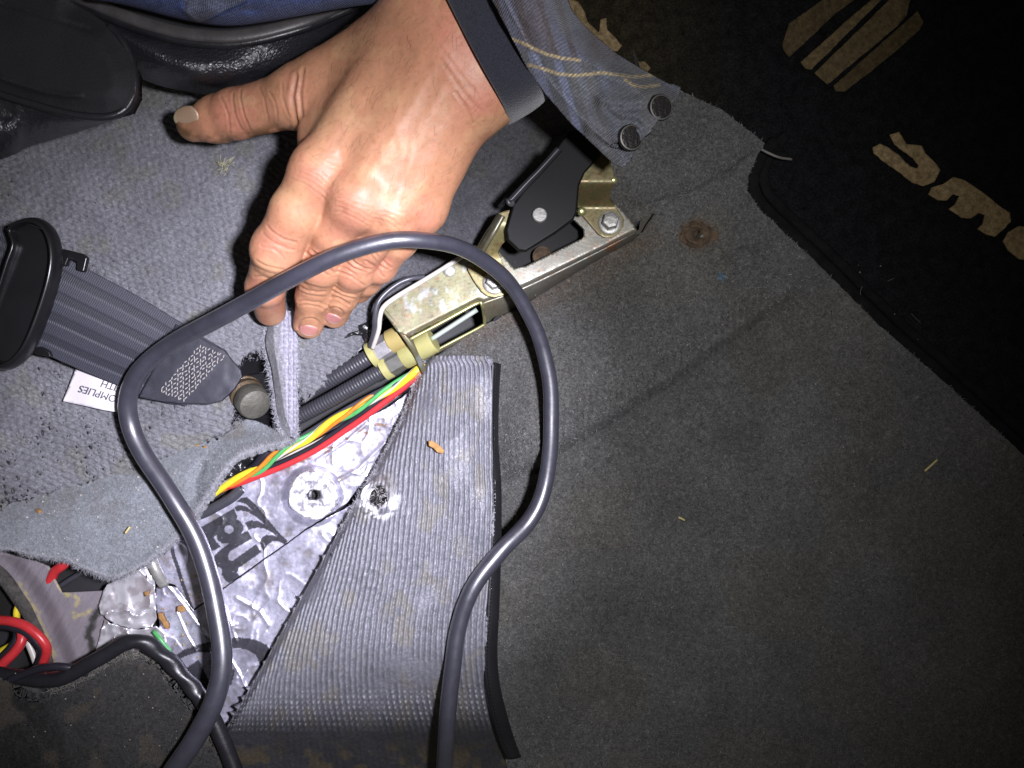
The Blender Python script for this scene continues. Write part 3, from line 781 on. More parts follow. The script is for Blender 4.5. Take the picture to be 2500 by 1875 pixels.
# ================================================================== FOLDED RIBBED MAT
LE = FP([(930, 765), (905, 800), (866, 900), (815, 1000), (768, 1080), (730, 1150), (682, 1235), (628, 1330), (571, 1430), (525, 1510), (488, 1572), (470, 1600), (440, 1700)])
RE = FP([(1052, 775), (1062, 800), (1062, 900), (1062, 1000), (1064, 1080), (1062, 1150), (1058, 1235), (1050, 1330), (1048, 1430), (1058, 1510), (1075, 1572), (1085, 1610), (1105, 1700)])
nu_, nv_ = 330, 300
lr = crom([(p[1], p[0]) for p in LE], 400); rr_ = crom([(p[1], p[0]) for p in RE], 400)
vv0 = np.linspace(868, 1905, nu_)
lx = np.interp(vv0, lr[:, 0], lr[:, 1]); rx = np.interp(vv0, rr_[:, 0], rr_[:, 1])
tt = np.linspace(0, 1, nv_)[:, None]
U = lx[None] + (rx - lx)[None] * tt; V_ = np.broadcast_to(vv0, U.shape).copy()
# rib number: straight at the right, fanning towards the fold at the left
sp = 11.6 + (V_ - 900) * .0034
Rn = (rx[None] - U) / sp
ed = U - lx[None]
Rn = Rn * (1 + .10 * np.exp(-ed / 50)) + .5 * (fbm(U / 60, V_ / 140, 141, 2) - .5)
curl = 1 - np.exp(-(ed / 70.0))
Z = .004 + .020 * curl + .004 * (fbm(U / 160, V_ / 160, 142, 2) - .5)
Z = Z - .044 * sstep(1560, 1920, V_) * curl - .006 * sstep(20, 0, ed)
Z = Z + .004 * sstep(40, 0, V_ - 868)
wob = fbm(U / 4, V_ / 6, 143, 2)
ribs = np.sin(2 * np.pi * Rn + 1.2 * (noise(U / 5, V_ / 9, 147) - .5))
knit = np.sin(2 * np.pi * V_ / 13.5 + 1.5 * (noise(U / 20, V_ / 8, 148) - .5))
kb = sstep(1668, 1712, V_ + .05 * (U - 900)) * sstep(1795, 1755, V_ + .05 * (U - 900))
smear = sstep(.62, .75, fbm(U / 70, V_ / 110, 144, 3)) * .75
amp = (1 - smear) * (1 - .85 * sstep(1765, 1800, V_))
Z = Z + amp * (.00062 * ribs * (.6 + .8 * wob) + .00006 * knit * (ribs > 0)) + kb * .0011 * np.maximum(ribs, -.2) * knit + .0007 * (fbm(U / 5, V_ / 5, 145, 2) - .5)
# torn bolt hole
hr = np.hypot(U - 921, (V_ - 1212) * .95) + 8 * (fbm(U / 12, V_ / 12, 146, 2) - .5)
Z = Z + .004 * np.exp(-((hr - 34) / 13) ** 2) - .016 * sstep(27, 15, hr)
hr2 = np.hypot(U - 914, V_ - 1412); Z = Z + .0018 * np.exp(-((hr2 - 22) / 6) ** 2) * (fbm(U / 9, V_ / 9, 149, 2))
n = fbm(U / 5, V_ / 5, 151, 2)
CLR = np.array([0.150, 0.150, 0.172]) * (.82 + .36 * n)[..., None]
CLR = CLR * (1 + .26 * np.clip(ribs, -1, 1) * amp)[..., None]
CLR = mix3(CLR, np.array([.17, .155, .12]), sstep(.56, .72, fbm(U / 45, V_ / 70, 152, 3)) * .45)
CLR = mix3(CLR, CLR * .22, sstep(1690, 1800, V_))  # shade of the bent-down lower end, put into the colour
CLR = mix3(CLR, np.array([.07, .055, .035]), sstep(1800, 1850, V_) * sstep(.5, .65, fbm(U / 40, V_ / 40, 154, 3)) * .8)
CLR = mix3(CLR, np.array([.70, .70, .74]), sstep(62, 44, hr) * sstep(.36, .50, fbm(U / 16, V_ / 16, 153, 3)) * (hr > 24))
CLR = mix3(CLR, np.array([.13, .12, .12]), sstep(38, 28, np.hypot(U - 938, V_ - 1190)) * .8)
CLR = mix3(CLR, np.array([.02, .018, .018]), sstep(27, 18, hr))
Vw = PA(U, V_, Z).reshape(-1, 3)
ii = np.arange(nv_ - 1)[:, None] * nu_ + np.arange(nu_ - 1)[None]
Fq = np.stack([ii, ii + nu_, ii + nu_ + 1, ii + 1], -1).reshape(-1, 4)
if np.cross(Vw[Fq[0, 1]] - Vw[Fq[0, 0]], Vw[Fq[0, 3]] - Vw[Fq[0, 0]])[2] < 0: Fq = Fq[:, ::-1].copy()
fm = thing('folded_mat', P(1000, 1400, -.01), 'grey ribbed rubber mat back folded over, with torn bolt hole and black bound edge', 'mat')
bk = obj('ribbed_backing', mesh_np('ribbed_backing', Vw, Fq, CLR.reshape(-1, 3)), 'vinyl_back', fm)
sd = bk.modifiers.new('thickness', 'SOLIDIFY'); sd.thickness = .003; sd.offset = -1
fringe('fringe', [(p[0] + 2, p[1]) for p in LE[:6]], .005, 700, fm, (.28, .28, .30), .0035, 3)
fringe('fringe', [(905, 1205), (925, 1190), (945, 1215), (925, 1240), (905, 1215)], .020, 130, fm, (.45, .43, .43), .0035, 9)
BE1 = FP([(1062, 783, .021), (1061, 850, .022), (1060, 950, .022), (1060, 1040, .022), (1062, 1110, .022), (1058, 1200, .022), (1052, 1320, .022), (1046, 1400, .021), (1048, 1470, .018), (1062, 1540, .010), (1080, 1600, .001), (1098, 1640, -.004)])
BE2 = FP([(1080, 786, .017), (1076, 850, .017), (1074, 950, .018), (1080, 1040, .018), (1081, 1110, .018), (1080, 1200, .018), (1076, 1320, .018), (1072, 1400, .017), (1076, 1470, .014), (1092, 1540, .006), (1110, 1600, -.003), (1124, 1636, -.008)])
loft('edge_binding', [[(p[0] - 4, p[1], p[2] - .002) for p in BE1], [(p[0], p[1], p[2] + .001) for p in BE1], [(.5 * (a[0] + b[0]), a[1], .5 * (a[2] + b[2]) + .0022) for a, b in zip(BE1, BE2)], BE2, [(p[0] + 3, p[1], p[2] - .006) for p in BE2]], 130, 14, 'binding', fm,
     lambda s, t, u, v: .0004 * (fbm(u / 9, v / 9, 161, 2) - .5), thick=.0012)
st_ = crom([(p[0] + 9, p[1], p[2] + .0024) for p in BE1], 110)
Vs = []; Fs = []
for k in range(0, 108):
    a = P(*st_[k]); b = a + (P(*st_[k + 1]) - a) * .62
    q, f = tube_np(np.array([a, (a + b) / 2 + Vector((0, 0, .0003)), b]), .00028, 5)
    Fs += [[i + len(Vs) for i in g] for g in f]; Vs += q.tolist()
stuff(obj('stitching', mesh_np('stitching', np.array(Vs), Fs), 'thread_dark', fm))
# ================================================================== HANDBRAKE
hb = thing('handbrake', P(1200, 640, 0), 'handbrake mount: gold plated steel bracket with black lever pivot and hex bolts', 'handbrake')
def c_zinc(u, v):
    n = fbm(u / 26, v / 26, 171, 4)
    gold = mix3((0.165, 0.16, 0.088), (0.17, 0.15, 0.092), sstep(.35, .65, n))
    c = mix3(gold, (0.175, 0.17, 0.15), sstep(1150, 1300, u) * .85)
    c = mix3(c, (0.31, 0.33, 0.35), sstep(.58, .76, fbm(u / 18 + 4, v / 34, 172, 4)) * .6 * sstep(1250, 1150, u))
    c = mix3(c, (0.20, 0.17, 0.13), sstep(.58, .72, fbm(u / 14, v / 14, 173, 4)) * .7 * sstep(1230, 1400, u))
    c = mix3(c, (0.22, 0.08, 0.02), sstep(.50, .66, fbm(u / 12, v / 12, 174, 3)) * .9 * sstep(1430, 1500, u) * sstep(560, 620, v))
    c = mix3(c, (0.20, 0.10, 0.05), sstep(.66, .78, fbm(u / 10, v / 10, 175, 3)) * .5)
    return c
ZB = .022
top = C2([(215, 1022), (300, 962), (520, 832), (790, 668), (840, 670), (1010, 640), (1120, 762), (1200, 745), (1580, 558), (1592, 540), (1588, 495), (1510, 420), (1560, 375), (1780, 305), (1860, 380), (1930, 465), (1945, 510), (1935, 530), (1700, 652), (1200, 892), (915, 1002), (878, 990), (640, 1112), (412, 1226), (330, 1185)])
poly_sheet('base_plate', top, 4, lambda u, v: ZB + .0004 * (fbm(u / 60, v / 60, 177, 2) - .5) - .003 * np.exp(-(dpoly(u, v, C2([(412, 1226), (878, 990), (915, 1002), (1200, 892), (1700, 652), (1935, 530)])) / 6.0) ** 2), c_zinc, 'zinc', hb, thick=.002)
def czs(s, t, u, v): return c_zinc(u.ravel(), v.ravel()).reshape(u.shape + (3,)) * .92
loft('front_flange', [C2([(905, 998, ZB - .002), (1200, 890, ZB - .002), (1700, 650, ZB - .002), (1945, 518, ZB - .002)]), C2([(915, 1060, .014), (1200, 945, .014), (1715, 675, .014), (1952, 535, .014)]), C2([(922, 1142, .001), (1205, 1003, .001), (1722, 697, .001), (1955, 562, .001)])], 90, 12, 'zinc', hb, None, czs, thick=.0018)
tube('window_rim', C2([(418, 1240, ZB - .003), (640, 1122, ZB - .003), (870, 998, ZB - .003), (902, 1006, ZB - .003), (914, 1060, .012), (920, 1120, .005), (905, 1148, .003), (700, 1258, .002), (490, 1372, .002)]), .0009, 'nylon', hb, n=80, ns=8)
MT['zrim'] = mat('zrim', (0.55, 0.54, 0.25), rough=.3, metal=.8, var=.2)
hb.children[-1].data.materials.clear(); hb.children[-1].data.materials.append(MT['zrim'])
loft('end_plate', [C2([(206, 1022, ZB), (300, 1140, ZB), (420, 1310, ZB - .004), (515, 1505, .004)]), C2([(236, 1018, ZB), (330, 1135, ZB), (452, 1300, ZB - .004), (548, 1485, .004)])], 60, 4, 'zinc', hb, None, lambda s, t, u, v: c_zinc(u.ravel(), v.ravel()).reshape(u.shape + (3,)) * .8, thick=.012)
loft('lower_rail', [C2([(480, 1378, .003), (700, 1262, .003), (912, 1150, .003)]), C2([(495, 1395, .001), (715, 1278, .001), (925, 1166, .001)])], 40, 4, 'zinc', hb, None, czs, thick=.0015)
# slots punched in the flange
for (x, y, w_) in ((1003, 1098, 24), (1732, 648, 20)):
    pts = [(x + w_ * math.cos(a) * 1.0, y + 12 * math.sin(a) - .55 * w_ * math.cos(a)) for a in np.linspace(0, 2 * math.pi, 14, endpoint=False)]
    plate('slot', C2(pts), .0115, .0008, 'thread_dark', hb, 0)
def strap(name, pts, z, parent, k=1.0):
    def cf(u, v):
        n = fbm(u / 22, v / 22, 181, 3)
        c = mix3((0.22, 0.17, 0.06), (0.185, 0.175, 0.085), n) * k
        return mix3(c, (0.16, 0.10, 0.05), sstep(.6, .75, fbm(u / 13, v / 13, 182, 3)) * .7)
    o = poly_sheet(name, pts, 4, z, cf, 'zinc', parent, thick=.0028)
    md = o.modifiers.new('bevel', 'BEVEL'); md.width = .0007; md.segments = 2; md.limit_method = 'ANGLE'; md.angle_limit = math.radians(50)
    return o
s1 = strap('strap', C2([(1095, 365), (1060, 372), (1005, 392), (920, 540), (850, 660), (802, 745), (808, 775), (850, 850), (900, 920), (940, 948), (985, 957), (1050, 942), (1092, 905), (1100, 870), (1080, 800), (1040, 720), (1010, 650), (1040, 600), (1080, 560), (1085, 460)]),
           lambda u, v: ZB + .0035 + .010 * sstep(640, 540, v), hb)
loft('strap_flange', [C2([(1010, 388, .036), (925, 535, .034), (855, 655, .026), (806, 742, .0255)]), C2([(1040, 402, .041), (960, 545, .039), (890, 665, .031), (836, 745, .0275)])], 40, 6, 'zinc', s1, None, czs, thick=.002)
s2 = strap('strap', C2([(1600, 20), (1700, -60), (1790, -30), (1775, 60), (1800, 150), (1800, 190), (1770, 240), (1765, 300), (1820, 360), (1862, 430), (1858, 480), (1830, 520), (1780, 550), (1730, 550), (1690, 528), (1640, 470), (1590, 410), (1550, 375), (1548, 290), (1552, 200), (1565, 120)]),
           lambda u, v: ZB + .0035 + .014 * sstep(510, 440, v), hb, .62)
def hexbolt(c, r, h, tilt, parent, m='bolt_metal'):
    b = lathe('bolt', c, tilt, [(r * 1.35, 0), (r * 1.35, .0010), (r * 1.2, .0014), (r * .98, .0015), (r, .0016)], m, parent, 32)
    lathe('hex_head', c, tilt, [(r, .0014), (r, h * .85), (r * .86, h), (r * .5, h + .0002)], m, b, 6, True)
    return b
hexbolt(P(*C2([(988, 858)])[0], ZB + .0035), .0044, .0062, (0.02, .10, 1), s1)
hexbolt(P(*C2([(1765, 455)])[0], ZB + .0035), .0044, .0062, (-.02, .06, 1), s2)
lathe('spot_rivet', P(*C2([(680, 772)])[0], ZB), (0, 0, 1), [(.0034, 0), (.0033, .0004), (.0024, .0009), (.001, .001)], 'bolt_metal', hb, 20)
mat('lever_black', (0.004, 0.004, 0.0045), rough=.55, spec=.22, bump=.05, bscale=300, bdist=.0004, var=.3)
mat('lever_edge', (0.06, 0.06, 0.068), rough=.4, metal=.3, var=.3)
lv = plate('lever', C2([(1360, 0), (1500, -180), (1760, -180), (1700, 0), (1600, 110), (1560, 200), (1545, 380), (1520, 430), (1400, 520), (1200, 645), (1150, 640), (1075, 570), (1062, 500), (1085, 420), (1110, 330)]), .042, .006, 'lever_black', hb, .0012)
loft('lever_lip', [C2([(1072, 292, .050), (1090, 270, .050), (1180, 175, .051), (1280, 75, .052), (1400, -60, .053)]), C2([(1095, 300, .052), (1115, 288, .052), (1205, 190, .053), (1305, 88, .054), (1425, -45, .055)]), C2([(1118, 318, .047), (1140, 300, .047), (1225, 210, .048), (1325, 105, .049), (1445, -30, .050)])], 50, 8, 'lever_edge', lv, thick=.001)
tube('lever_lip', C2([(1078, 290, .049), (1085, 320, .049), (1110, 330, .048), (1108, 300, .049)]), .0011, 'lever_edge', lv, n=20, ns=8)
lathe('rivet', P(*C2([(1290, 408)])[0], .042), (.06, .08, 1), [(.0036, 0), (.0036, .0022), (.0032, .0027), (.001, .0028)], 'bolt_metal', lv, 28)
MT['bolt_metal']
lathe('spring_pin', P(*C2([(1572, 375)])[0], .034), (.1, -.3, 1), [(.0022, 0), (.0022, .003), (.0016, .0036), (.0006, .0038)], 'zrim', hb, 16)
lathe('spring_pin', P(*C2([(1785, 165)])[0], .036), (.1, -.3, 1), [(.0018, 0), (.0018, .003), (.0013, .0036), (.0006, .0038)], 'zrim', hb, 16)
lathe('pivot_boss', P(*C2([(1305, 690)])[0], .006), (.1, .1, 1), [(.0052, 0), (.0052, .004), (.0036, .005), (.001, .005)], 'rust', hb, 24)
plate('well', C2([(1000, 640), (1110, 540), (1540, 420), (1600, 500), (1590, 545), (1200, 760), (1120, 790)]), .001, .002, 'lever_black', hb, 0)

# ================================================================== BRAKE CABLES
def bcable(pts_hose, parts, label, rod=None):
    t = thing('brake_cable', P(pts_hose[0][0], pts_hose[0][1], pts_hose[0][2] - .004), label, 'cable', 'brake cables')
    q = crom(pts_hose, 340)
    W = PA(q[:, 0], q[:, 1], q[:, 2])
    L = np.linalg.norm(np.diff(W, axis=0), axis=1).sum()
    r = .0043 * (1 + .022 * np.sin(np.linspace(0, 2 * np.pi * L / .0018, 340)))
    V, F = tube_np(W, r, 18)
    obj('sheath', mesh_np('sheath', V, F), 'hose', t)
    for (nm, a, b, r0, m, ns) in parts:
        A = P(*C2([a])[0]); B = P(*C2([b])[0]); ax = B - A; L = ax.length
        lathe(nm, A, ax, [(r0 * .92, 0), (r0, L * .08), (r0, L * .92), (r0 * .9, L)], m, t, ns, ns == 6)
    if rod: tube('inner_rod', C2(rod), .0013, 'rod', t, n=8, ns=10)
    return t
bcable(C2([(165, 1345, .004), (60, 1408, .003), (-60, 1478, .001), (-180, 1546, -.002), (-330, 1630, -.005), (-480, 1700, -.010)]),
       [('collar', (150, 1352, .0045), (196, 1326, .005), .0072, 'nylon', 24), ('nut', (192, 1330, .005), (290, 1268, .007), .0066, 'hex_zinc', 6), ('bush', (280, 1262, .007), (372, 1215, .009), .0066, 'nylon_tan', 24)],
       'black corrugated brake cable with grey nut, the one nearer the hand')
bcable(C2([(245, 1440, .003), (120, 1512, .001), (0, 1580, -.001), (-140, 1660, -.004), (-330, 1760, -.008), (-480, 1830, -.012)]),
       [('collar', (232, 1443, .003), (278, 1418, .0035), .0066, 'nylon', 24), ('nut', (272, 1420, .0035), (375, 1362, .005), .0062, 'hex_dark', 6), ('bush', (368, 1365, .005), (470, 1310, .007), .0066, 'nylon', 24), ('bush', (470, 1308, .007), (578, 1246, .009), .0068, 'nylon', 24)],
       'black corrugated brake cable with yellow bushes, the one nearer the wires', [(560, 1240, .010), (700, 1150, .011), (870, 1040, .012)])

# ================================================================== WIRES
def wire(pts, r, m, label, group=None, n=90, name='wire'):
    return tag(tube(name, pts, r, m, None, n=n, ns=10), label, 'wire', group)
wire(C2([(150, 1290, .012), (178, 1180, .020), (182, 1100, .025), (195, 1010, .027), (240, 940, .027), (330, 868, .026), (420, 830, .025), (515, 818, .022)]), .0014, 'wire_grey', 'thin dark grey wire looping over the corner of the gold bracket')
wire(C2([(165, 1300, .012), (205, 1180, .021), (215, 1090, .0255), (240, 1020, .0262), (330, 950, .0262), (480, 860, .026), (620, 775, .026), (795, 665, .026), (860, 620, .020)]), .0012, 'wire_white', 'thin pale wire running along the back edge of the gold bracket')
# red and black pair
red = C3([(2060, 470, .000), (1960, 530, -.002), (1850, 620, -.003), (1600, 810, -.005), (1400, 950, -.007), (1200, 1085, -.008), (1000, 1190, -.008), (800, 1275, -.008), (560, 1365, -.008), (420, 1405, -.009), (300, 1440, -.011), (150, 1490, -.016)])
wire(red, .0018, 'wire_red', 'red wire running diagonally over the foil')
wire([(p[0] - 6, p[1] - 9, p[2] + .0002) for p in red], .0015, 'wire_black', 'black wire lying against the red wire')
# twisted bundle
core = np.array(C3([(2010, 440, .002), (1900, 530, .001), (1780, 610, -.001), (1640, 690, -.002), (1440, 810, -.003), (1280, 895, -.004), (1130, 1005, -.004), (980, 1075, -.004), (860, 1150, -.005), (740, 1245, -.006), (560, 1330, -.007), (420, 1410, -.008), (310, 1480, -.010), (150, 1580, -.014)]))
cq = crom(core, 260)
def strand(ph, r, off, m, label, pitch=2.6):
    s = np.linspace(0, 1, len(cq))
    a = 2 * np.pi * (s * pitch + ph)
    T = np.gradient(cq[:, :2], axis=0); T /= np.linalg.norm(T, axis=1)[:, None]
    Nn = np.stack([-T[:, 1], T[:, 0]], -1)
    q = cq.copy(); q[:, :2] += Nn * (np.cos(a) * off / S0)[:, None]; q[:, 2] += np.sin(a) * off
    W = PA(q[:, 0], q[:, 1], q[:, 2])
    V, F = tube_np(W, r, 10)
    return tag(obj('wire', mesh_np('wire', V, F), m), label, 'wire', 'twisted wires')
strand(.10, .0018, .0010, 'wire_yellow', 'bright yellow wire twisted with green and orange ones')
strand(.42, .0012, .0017, 'wire_orange', 'orange wire twisted into the yellow and green bundle')
strand(.70, .0012, .0017, 'wire_green', 'green wire twisted into the yellow and orange bundle')
strand(.93, .0007, .0017, 'wire_white', 'thin pale wire twisted into the coloured bundle')
wire(C3([(1020, 900, -.006), (930, 1010, -.006), (840, 1090, -.006), (760, 1160, -.006), (700, 1230, -.008), (600, 1300, -.012)]), .0026, 'wire_black', 'short dark wire crossing below the tip of the carpet flap')
wire(C3([(600, 1395, -.010), (520, 1470, -.010), (400, 1540, -.011), (300, 1590, -.012), (150, 1640, -.015)]), .0030, 'wire_grey', 'thick grey wire hugging the flap edge above the printed emblem')
wire(C3([(1900, 600, -.006), (1700, 690, -.008), (1500, 790, -.009), (1300, 900, -.010), (1100, 1010, -.011), (900, 1130, -.012), (700, 1290, -.014)]), .0030, 'wire_black', 'dark tape wrapped wire between brake hoses and yellow wire')
wire(C3([(1940, 585, -.004), (1800, 660, -.005), (1620, 770, -.006), (1420, 900, -.007), (1220, 1020, -.008), (1020, 1120, -.009), (820, 1230, -.011)]), .0011, 'wire_white', 'thin pale wire between the yellow bundle and the black wire')
wire(C3([(1880, 560, .000), (1740, 610, -.001), (1560, 700, -.003), (1380, 800, -.004), (1200, 910, -.006), (1040, 1010, -.008)]), .0013, 'wire_grey', 'thin dark grey wire on the hose side of the yellow bundle')
# loops at lower left
wire(C4([(-40, 770, -.010), (60, 778, -.008), (150, 805, -.007), (225, 860, -.007), (272, 920, -.008), (278, 970, -.010), (250, 1050, -.014)]), .0026, 'wire_red', 'red wire loop above the piped dark carpet, the upper loop')
wire(C4([(-40, 800, -.012), (60, 808, -.010), (145, 835, -.009), (208, 885, -.009), (248, 940, -.010), (252, 985, -.012), (225, 1050, -.015)]), .0026, 'wire_black', 'black wire nested inside the upper red loop')
wire(C4([(-40, 1090, -.006), (30, 1020, -.006), (90, 960, -.007), (128, 900, -.008), (132, 850, -.010), (120, 800, -.014)]), .0027, 'wire_red', 'red wire rising from the left edge, the lower loop')
wire(C4([(-40, 1050, -.009), (20, 990, -.009), (75, 930, -.010), (105, 870, -.012), (100, 810, -.016)]), .0024, 'wire_black', 'black wire nested inside the lower red loop')
wire(C4([(-40, 1000, -.014), (10, 960, -.014), (70, 925, -.015), (110, 880, -.020)]), .0023, 'wire_yellow', 'yellow wire at the left edge behind the red loops')
wire(C4([(300, 540, -.016), (330, 480, -.014), (380, 440, -.012), (420, 400, -.012)]), .0028, 'wire_red', 'short stub of red wire in the dark gap under the flap')
wire(C4([(100, 760, -.020), (105, 700, -.020), (160, 600, -.022), (300, 470, -.020)]), .0018, 'wire_yellow', 'thin yellow wire curving up behind the grey panel')
wire(C4([(340, 580, -.026), (450, 510, -.024), (560, 450, -.022)]), .0016, 'wire_grey', 'thin grey wire deep in the dark gap under the flap')
wire(C4([(60, 1130, .008), (150, 1092, .010), (240, 1062, .012), (340, 1050, .013), (450, 1062, .011), (520, 1090, .006)]), .0021, 'wire_black', 'thin glossy black wire arching over the piped carpet edge')
wire(C4([(160, 880, -.018), (190, 950, -.018), (220, 1030, -.018)]), .0020, 'wire_white', 'short pale wire behind the red loops')
tag(tube('metal_pipe', C4([(905, 395, -.006), (935, 470, -.006), (985, 560, -.010)]), .0030, 'bolt_metal', None, n=12, ns=14), 'short thin steel pipe emerging under the flap over the foil', 'pipe')

# plastic film + tape near the hoses
def zf_film(u, v): return -.004 + .006 * (1 - np.abs(2 * fbm(u / 24, v / 24, 191, 3) - 1)) ** 2
tag(poly_sheet('plastic_film', C3([(1440, 240), (1530, 215), (1560, 290), (1480, 360), (1300, 500), (1080, 660), (1030, 640), (1040, 600), (1180, 470), (1330, 340)]), 4, zf_film, None, 'plastic_film', thick=.0003), 'crinkled clear plastic film behind the brake hoses', 'plastic film')
tag(poly_sheet('tape', C3([(1400, 240), (1430, 200), (1510, 180), (1500, 140), (1560, 120), (1600, 80), (1620, 120), (1560, 190), (1600, 270), (1560, 290), (1530, 220), (1470, 215)]), 4, lambda u, v: .004 + .004 * fbm(u / 20, v / 20, 193, 2), None, 'tape', thick=.0006), 'scrap of shiny black tape at the bracket corner', 'tape')
tag(poly_sheet('plastic_film', C3([(560, 1190), (700, 1110), (800, 1060), (860, 1060), (760, 1180), (640, 1300), (480, 1400), (400, 1430), (430, 1330)]), 5, lambda u, v: -.014 + .004 * fbm(u / 20, v / 20, 195, 3), None, 'tape', thick=.0006), 'dark glossy plastic wrap in the hollow under the flap tip', 'plastic wrap')

# ================================================================== SEAT BELT
sb = thing('seat_belt', P(300, 870, 0), 'dark grey seat belt webbing with black plastic guide and white sewn label', 'seat belt')
wt = FP([(60, 520, .020), (120, 545, .026), (185, 580, .026), (280, 630, .022), (380, 690, .018), (450, 735, .015), (485, 755, .013)])
wb = FP([(-40, 700, .018), (20, 735, .022), (90, 762, .022), (180, 802, .018), (270, 838, .015), (340, 866, .012), (400, 876, .011)])
def c_web(s, t, u, v):
    band = .72 + .28 * (np.sin(t * np.pi * 9.0) > -.2)
    rib = .5 + .5 * np.sin(s * 640 + (np.floor(t * 9) % 2) * 2.5)
    return np.array([0.040, 0.041, 0.054]) * (band * (.72 + .5 * rib))[..., None]
loft('webbing', [wt, [(.5 * (a[0] + b[0]), .5 * (a[1] + b[1]), .5 * (a[2] + b[2]) + .0025) for a, b in zip(wt, wb)], wb], 420, 70, 'webbing', sb,
     lambda s, t, u, v: .00025 * np.sin(s * 640 + (np.floor(t * 9) % 2) * 2.5) + .0003 * (np.sin(t * np.pi * 9) > -.2), c_web, thick=.0014)
def zb_(k): return lambda u, v: k + .0022 * np.sin((u - 380) / 70) * .6 + .0008 * fbm(u / 30, v / 30, 201, 2)
boot = poly_sheet('belt_end', FP([(300, 858), (340, 866), (390, 872), (455, 873), (478, 866), (505, 840), (522, 815), (520, 800), (498, 775), (485, 757), (430, 728), (380, 700)]), 5, zb_(.0178), lambda u, v: np.array([0.030, 0.030, 0.040]) * (.8 + .4 * fbm(u / 30, v / 30, 202, 3))[:, None], 'webbing', sb, thick=.003)
Vs = []; Fs = []
for i in range(9):
    for j in range(15):
        s = i / 8; t = j / 14
        c0 = np.array(CB([(1350, 1010)])[0]) * (1 - t) + np.array(CB([(1085, 1310)])[0]) * t
        c1 = np.array(CB([(1510, 1080)])[0]) * (1 - t) + np.array(CB([(1240, 1375)])[0]) * t
        q = c0 * (1 - s) + c1 * s + RNG.normal(size=2) * 1.0
        zz = float(zb_(.0178)(np.array([q[0]]), np.array([q[1]]))[0]) + .0003
        ang = 1.95 + (.5 if (i + j) % 2 else -.3) + RNG.normal() * .12
        dd = np.array([math.cos(ang), math.sin(ang)]) * 4.2
        W = np.array([P(*(q - dd), zz - .0004), P(*q, zz + .0005), P(*(q + dd), zz - .0004)])
        vv_, ff = tube_np(crom(W, 5), .00032, 5)
        Fs += [[k + len(Vs) for k in g] for g in ff]; Vs += vv_.tolist()
stuff(obj('stitching', mesh_np('stitching', np.array(Vs), Fs), 'stitch', boot))
# guide ring
ring_pts = FP([(28, 498, .034), (48, 480, .036), (80, 477, .037), (108, 500, .037), (121, 545, .037), (116, 600, .037), (92, 680, .036), (62, 750, .035), (30, 785, .034), (0, 792, .033), (-28, 770, .033), (-25, 720, .033), (0, 640, .033), (22, 570, .034), (35, 530, .034)])
rg = tube('guide_ring', ring_pts, .0034, 'black_plastic', sb, n=160, ns=16, sect=(1.25, .42), closed=True)
plate('guide_panel', FP([(28, 495), (60, 482), (100, 500), (112, 550), (105, 610), (80, 690), (50, 755), (20, 782), (-20, 780), (-25, 720), (0, 640), (22, 565), (40, 530)]), 0.0335, .003, 'black_plastic', sb, .0008)
plate('guide_clip', CB([(400, 360), (420, 350), (560, 385), (588, 410), (565, 510), (510, 495), (515, 440), (460, 420), (440, 470), (400, 460)]), .031, .0035, 'black_plastic', sb, .0008)
plate('guide_clip', CB([(230, 1020), (270, 1010), (330, 1040), (345, 1085), (220, 1060)]), .027, .003, 'black_plastic', sb, .0008)
loft('webbing', [CB([(-120, 150, .014), (0, 205, .018), (100, 270, .021), (190, 345, .021)]), CB([(-160, 420, .012), (-40, 480, .016), (60, 560, .019), (150, 620, .020)]), CB([(-200, 760, .010), (-80, 820, .014), (-20, 900, .017), (60, 960, .017)])], 120, 40, 'webbing', sb,
     lambda s, t, u, v: .00025 * np.sin(s * 200 + (np.floor(t * 9) % 2) * 2.5), lambda s, t, u, v: np.ones(u.shape)[..., None] * np.array([.035, .036, .046]), thick=.0014)
# label
lab = poly_sheet('label', CB([(512, 1158), (640, 1200), (760, 1240), (900, 1290), (870, 1380), (820, 1460), (690, 1440), (560, 1410), (424, 1382), (465, 1280)]), 6, lambda u, v: .009 + .0016 * np.sin((u - 200) / 30) , None, 'tag_white', sb, thick=.0003)
lab['label'] = 'white sewn care label with upside down printed words'
def text(s, pos, size, ang, z, m, parent, italic=0):
    cu = bpy.data.curves.new('txt', 'FONT'); cu.body = s; cu.size = size; cu.shear = italic; cu.extrude = .00005
    cu.align_x = 'LEFT'
    t = bpy.data.objects.new('txt', cu); COL.objects.link(t)
    bpy.context.view_layer.update()
    me = bpy.data.meshes.new_from_object(t.evaluated_get(bpy.context.evaluated_depsgraph_get()))
    bpy.data.objects.remove(t)
    p = P(pos[0], pos[1], z)
    me.transform(Matrix.Translation(p) @ Matrix.Rotation(ang, 4, 'Z'))
    me.name = 'printed_words'
    return obj('printed_words', me, m, parent)
pa = CB([(850, 1400)])[0]; pb = CB([(615, 1315)])[0]
ang = math.atan2(-(pb[1] - pa[1]), pb[0] - pa[0])
pc = CB([(846, 1362)])[0]
text('COMPLIES', pc, .0054, ang + .06, .0116, 'ink', lab, .15)
pd = CB([(868, 1290)])[0]
text('WITH', pd, .0054, ang + .06, .0116, 'ink', lab, .15)
